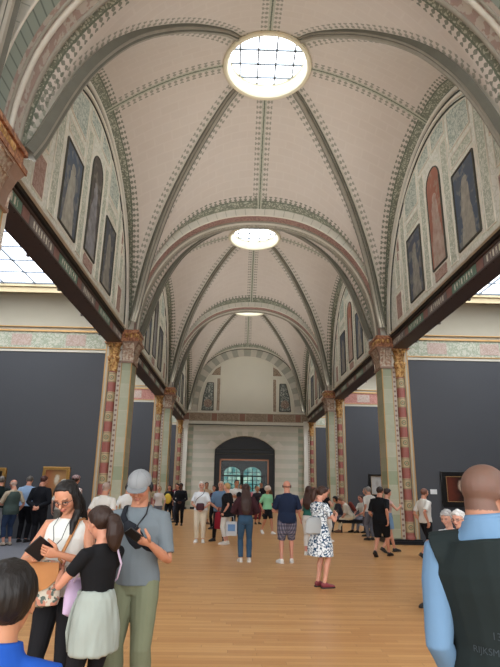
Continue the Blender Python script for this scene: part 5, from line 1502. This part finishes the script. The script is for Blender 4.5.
# far crowd
person((-.58, 19.0), 195, 1.80, 'tall dark-haired man in a white t-shirt with a black sling, before the portal', skin='b5805f', vox=.012, top=top('dcdad6', .8, infl=.012), bottom=bot('1d1f28'), hair=('short', '1c1613'), armL='cross', armR='down',
       extra=lambda F: worn(F, 'chest_bag', MB().ell(tuple(F.T(-.03, .10, .70)), (.11, .05, .13), None, 14, 8), C_('1a1b1f'), 'black bag on the chest of the tall man in white', 'bag'))
person((-1.88, 23.5), -160, 1.72, 'dark-haired visitor in a sand-coloured shirt behind the woman in white', skin='b07c5e', vox=.013, top=top('b9a184', .8), bottom=bot('c9b48e', 1.9), hair=('short', '1c1613'), shoes='6b4a3a')
person((-1.42, 21.0), 150, 1.60, 'visitor in dark red and black at the left jamb of the portal', True, skin='c58c72', vox=.013, top=top('4a1e2a', 1.7), bottom=bot('17181c'), hair=('bob', '2a1a16'), armL='phone', armR='phone')
def ex(F):
    b = MB(); c = F.HC + Vector((0, -.02, .03)); b.ell(c, (.115, .125, .105), None, 18, 12); o = b.build('headscarf', C_('d6c3b4'), F.O, smooth=True)
    b = MB(); b.tube([F.Hp(.78*cos(a), .1 + .35*sin(a)*0 - .1, .1 + .2*sin(a)) for a in [2*pi*k/12 for k in range(12)]], .01, 6, closed=True); b.build('scarf_band', C_('8a5a50'), o)
person((.52, 19.3), -150, 1.60, 'girl in a mint green t-shirt and black shorts with a pale headscarf', True, skin='c58c72', vox=.011, top=top('8fd0a4', .9, infl=.018, hem=.5, aw=1.4), bottom=bot('17181c', .75, n='shorts', infl=.012), shoes='e2dfda', hair=('short', '5a3a2c'), feet=WALK, extra=ex)
far = [(.02, 26.0, 170, 1.60, 'person in a pink top in the crowd before the portal', 'c9808a', '3a3c48', True, '2a1c17'),
       (.42, 27.6, 10, 1.62, 'person in a white t-shirt and green shorts before the portal', 'cfd4d2', '2f5a52', False, '2a1c17'),
       (.78, 30.0, 175, 1.78, 'tall man in black standing right of the portal doors', '1a1b20', '23242a', False, '1c1613'),
       (-.35, 29.0, 160, 1.66, 'person in a dark green jacket at the middle of the portal', '2a3a34', '1c1d22', True, '5a4030'),
       (-1.0, 31.0, 20, 1.68, 'person in a pale rosy shirt near the left of the portal', 'c7a79c', '4a4650', True, '33231c'),
       (1.35, 33.0, 190, 1.70, 'person in a brown coat by the right jamb of the portal', '6a4c3c', '2a2a30', False, '2a1c17'),
       (-.1, 33.5, 0, 1.64, 'person in a blue shirt walking through the portal', '4d6a92', '2a2d38', False, '8a6a50'),
       (.35, 24.0, 200, 1.58, 'dark-clothed person with pale hair just right of the long-haired woman', '2c2a33', '7a3038', True, 'b59a7c')]
for x, y, yw, h, lb, tc, bc, fm, hc in far:
    person((x, y), yw, h, lb, fm, skin='b98468', vox=.015, top=top(tc, .8), bottom=bot(bc, 1.9 if bc != '2f5a52' else 1.0), hair=('bob' if fm else 'short', hc), armL='phone' if fm else 'down', armR='down')
person((3.72, 17.6), 25, 1.64, 'grey-haired visitor in a white shirt behind the man in black', skin='cf9880', vox=.012, top=top('d8d7d2', .8), bottom=bot('6a6d78'), hair=('short', '8a8784'))
person((3.95, 18.9), 60, 1.60, 'visitor in grey standing against the dark wall beyond the bench', True, skin='cf9880', vox=.013, top=top('7e7f88', .8), bottom=bot('4c4e58'), hair=('bob', '8c8078'))
# left group at the paintings
person((-7.02, 15.0), 20, 1.75, 'dark-suited visitor cropped by the left edge, facing the paintings', skin='c58c72', vox=.011, top=top('16201e', 2.0, infl=.014), bottom=bot('a9a9a8', 1.9), hair=('short', '6a625a'))
person((-6.54, 14.7), 55, 1.66, 'grey-haired man in a dark green waistcoat over a tan shirt looking left at a painting', skin='c98f78', vox=.01, bw=1.1, belly=.03, top=top('ab9c86', .9, infl=.012), top2=dict(m=C_('43504c'), n='waistcoat', sleeve=0, infl=.02, hem=.46, neck=.81), bottom=bot('2e3d58', 1.9, infl=.01), hair=('rim', 'b9b4ac'), shoes='b5a596', armL='belly', armR='down', head=(10, 8))
person((-6.46, 15.5), -4, 1.78, 'man in a light blue long-sleeved shirt and black trousers facing the paintings', skin='c58c72', vox=.01, bw=1.15, top=top('8ea6c4', 2.0, infl=.016, hem=.53, aw=1.3), bottom=bot('15151a', 1.94, infl=.012), hair=('short', '5c5650'), head=(15, 16))
person((-5.80, 14.7), -8, 1.78, 'man in a black jacket with reddish-brown hair facing the framed painting', skin='c58c72', vox=.01, bw=1.12, top=top('14161c', 2.0, infl=.016, hem=.46, aw=1.3), bottom=bot('1a1b20', 1.94, infl=.012), hair=('short', '4a2a24'), armL='back', armR='back', head=(-20, 12))
person((-5.42, 15.3), 15, 1.68, 'white-haired visitor in front of the gilt-framed painting', True, skin='cf9c86', vox=.012, top=top('cfc9bd', .8), bottom=bot('8a857c'), hair=('curly', 'cfc6b8'))
def ex(F):
    b = MB(); b.ell(F.Hp(0, -.1, .55), (.86*F.U, 1.0*F.U, .6*F.U), F.RH, 18, 10); b.build('beret', C_('a89a96', 'checked'), F.O, smooth=True)
person((-5.02, 15.0), -20, 1.80, 'visitor in a red and white checked shirt and cap behind the woman with glasses', skin='c58c72', vox=.011, top=top('c8bcb4', 1.7, kind='checked'), bottom=bot('5a4a48'), hair=('short', '2a1c17'), extra=ex)
person((-3.22, 11.0), -12, 1.63, 'balding man in a white t-shirt standing before the nearest left column', skin='c58c72', vox=.009, bw=1.08, top=top('d9d6cf', .7, infl=.012), bottom=bot('6e6a66', 1.9), hair=('buzz', '9a9288'), head=(-12, 4))
person((-3.36, 14.0), 0, 1.60, 'visitor in a white shirt glimpsed left of the man in the cap', skin='c58c72', vox=.012, top=top('dcdcd8', .8), bottom=bot('3a3c46'), hair=('short', '2a1c17'))
person((-3.55, 21.0), 170, 1.55, 'fair visitor in white glimpsed right of the man in the cap', True, skin='cf9c86', vox=.013, top=top('d5cfcc', .8), bottom=bot('6a6d78'), hair=('bob', 'a98a68'))

# ------------------------------------------------------------------ paintings and labels on the dividers
def painting(x, y, z, w, h, label, frame, cols, fw=.08, seed=0):
    root = empty('painting', (x, y, z)); tag(root, label, 'painting')
    c = MB(); c.box(-w/2, w/2, -.03, -.015, -h/2, h/2); c.build('canvas', m_canvas('painted_canvas', cols, seed, 7), root)
    f = MB()
    for (a0, a1, b0, b1) in ((-w/2-fw, w/2+fw, h/2, h/2+fw), (-w/2-fw, w/2+fw, -h/2-fw, -h/2), (-w/2-fw, -w/2, -h/2, h/2), (w/2, w/2+fw, -h/2, h/2)): f.box(a0, a1, -.07, 0, b0, b1)
    f.build('frame', frame, root, bevel=.015)
    g = MB()
    for (a0, a1, b0, b1) in ((-w/2-.012, w/2+.012, h/2, h/2+.012), (-w/2-.012, w/2+.012, -h/2-.012, -h/2), (-w/2-.012, -w/2, -h/2, h/2), (w/2, w/2+.012, -h/2, h/2)): g.box(a0, a1, -.076, -.03, b0, b1)
    g.build('frame_slip', M['goldline'], root)
YW = PY[2] - HD + .04
gf = plain('gilt_picture_frame', 'b08648', .35, .25, 12, .5); bf = plain('black_picture_frame', '1b1917', .3)
painting(-8.0, YW-.01, 1.62, .75, .55, 'small gilt-framed painting at the left edge of the near left dark wall', gf, ('3a2a1c', '7a5a34', '2b2018'), .10, 1)
painting(-6.03, YW-.01, 1.60, .62, .72, 'gilt-framed painting with bright figures in front of the left group', gf, ('b98a5a', '9a5a3c', 'd0c4ae'), .09, 4)
painting(6.22, YW-.01, 1.60, .80, .72, 'black-framed portrait with a pale figure on the near right dark wall', bf, ('2a1a14', '6a3020', 'b9a08a'), .16, 7)
l_ = MB(); l_.box(5.32, 5.52, YW-.02, YW-.005, 1.44, 1.58); tag(l_.build('wall_label', C_('d8d8d6')), 'small white label card on the dark wall left of the black-framed portrait', 'label')
Y3 = PY[3] - HD + .04
painting(6.35, Y3-.01, 1.72, .50, .85, 'pale picture in a black frame on the second right dark wall', bf, ('cfcac2', 'b9b2a8', 'a8a096'), .12, 9)

bpy.data.scenes.remove(WS)
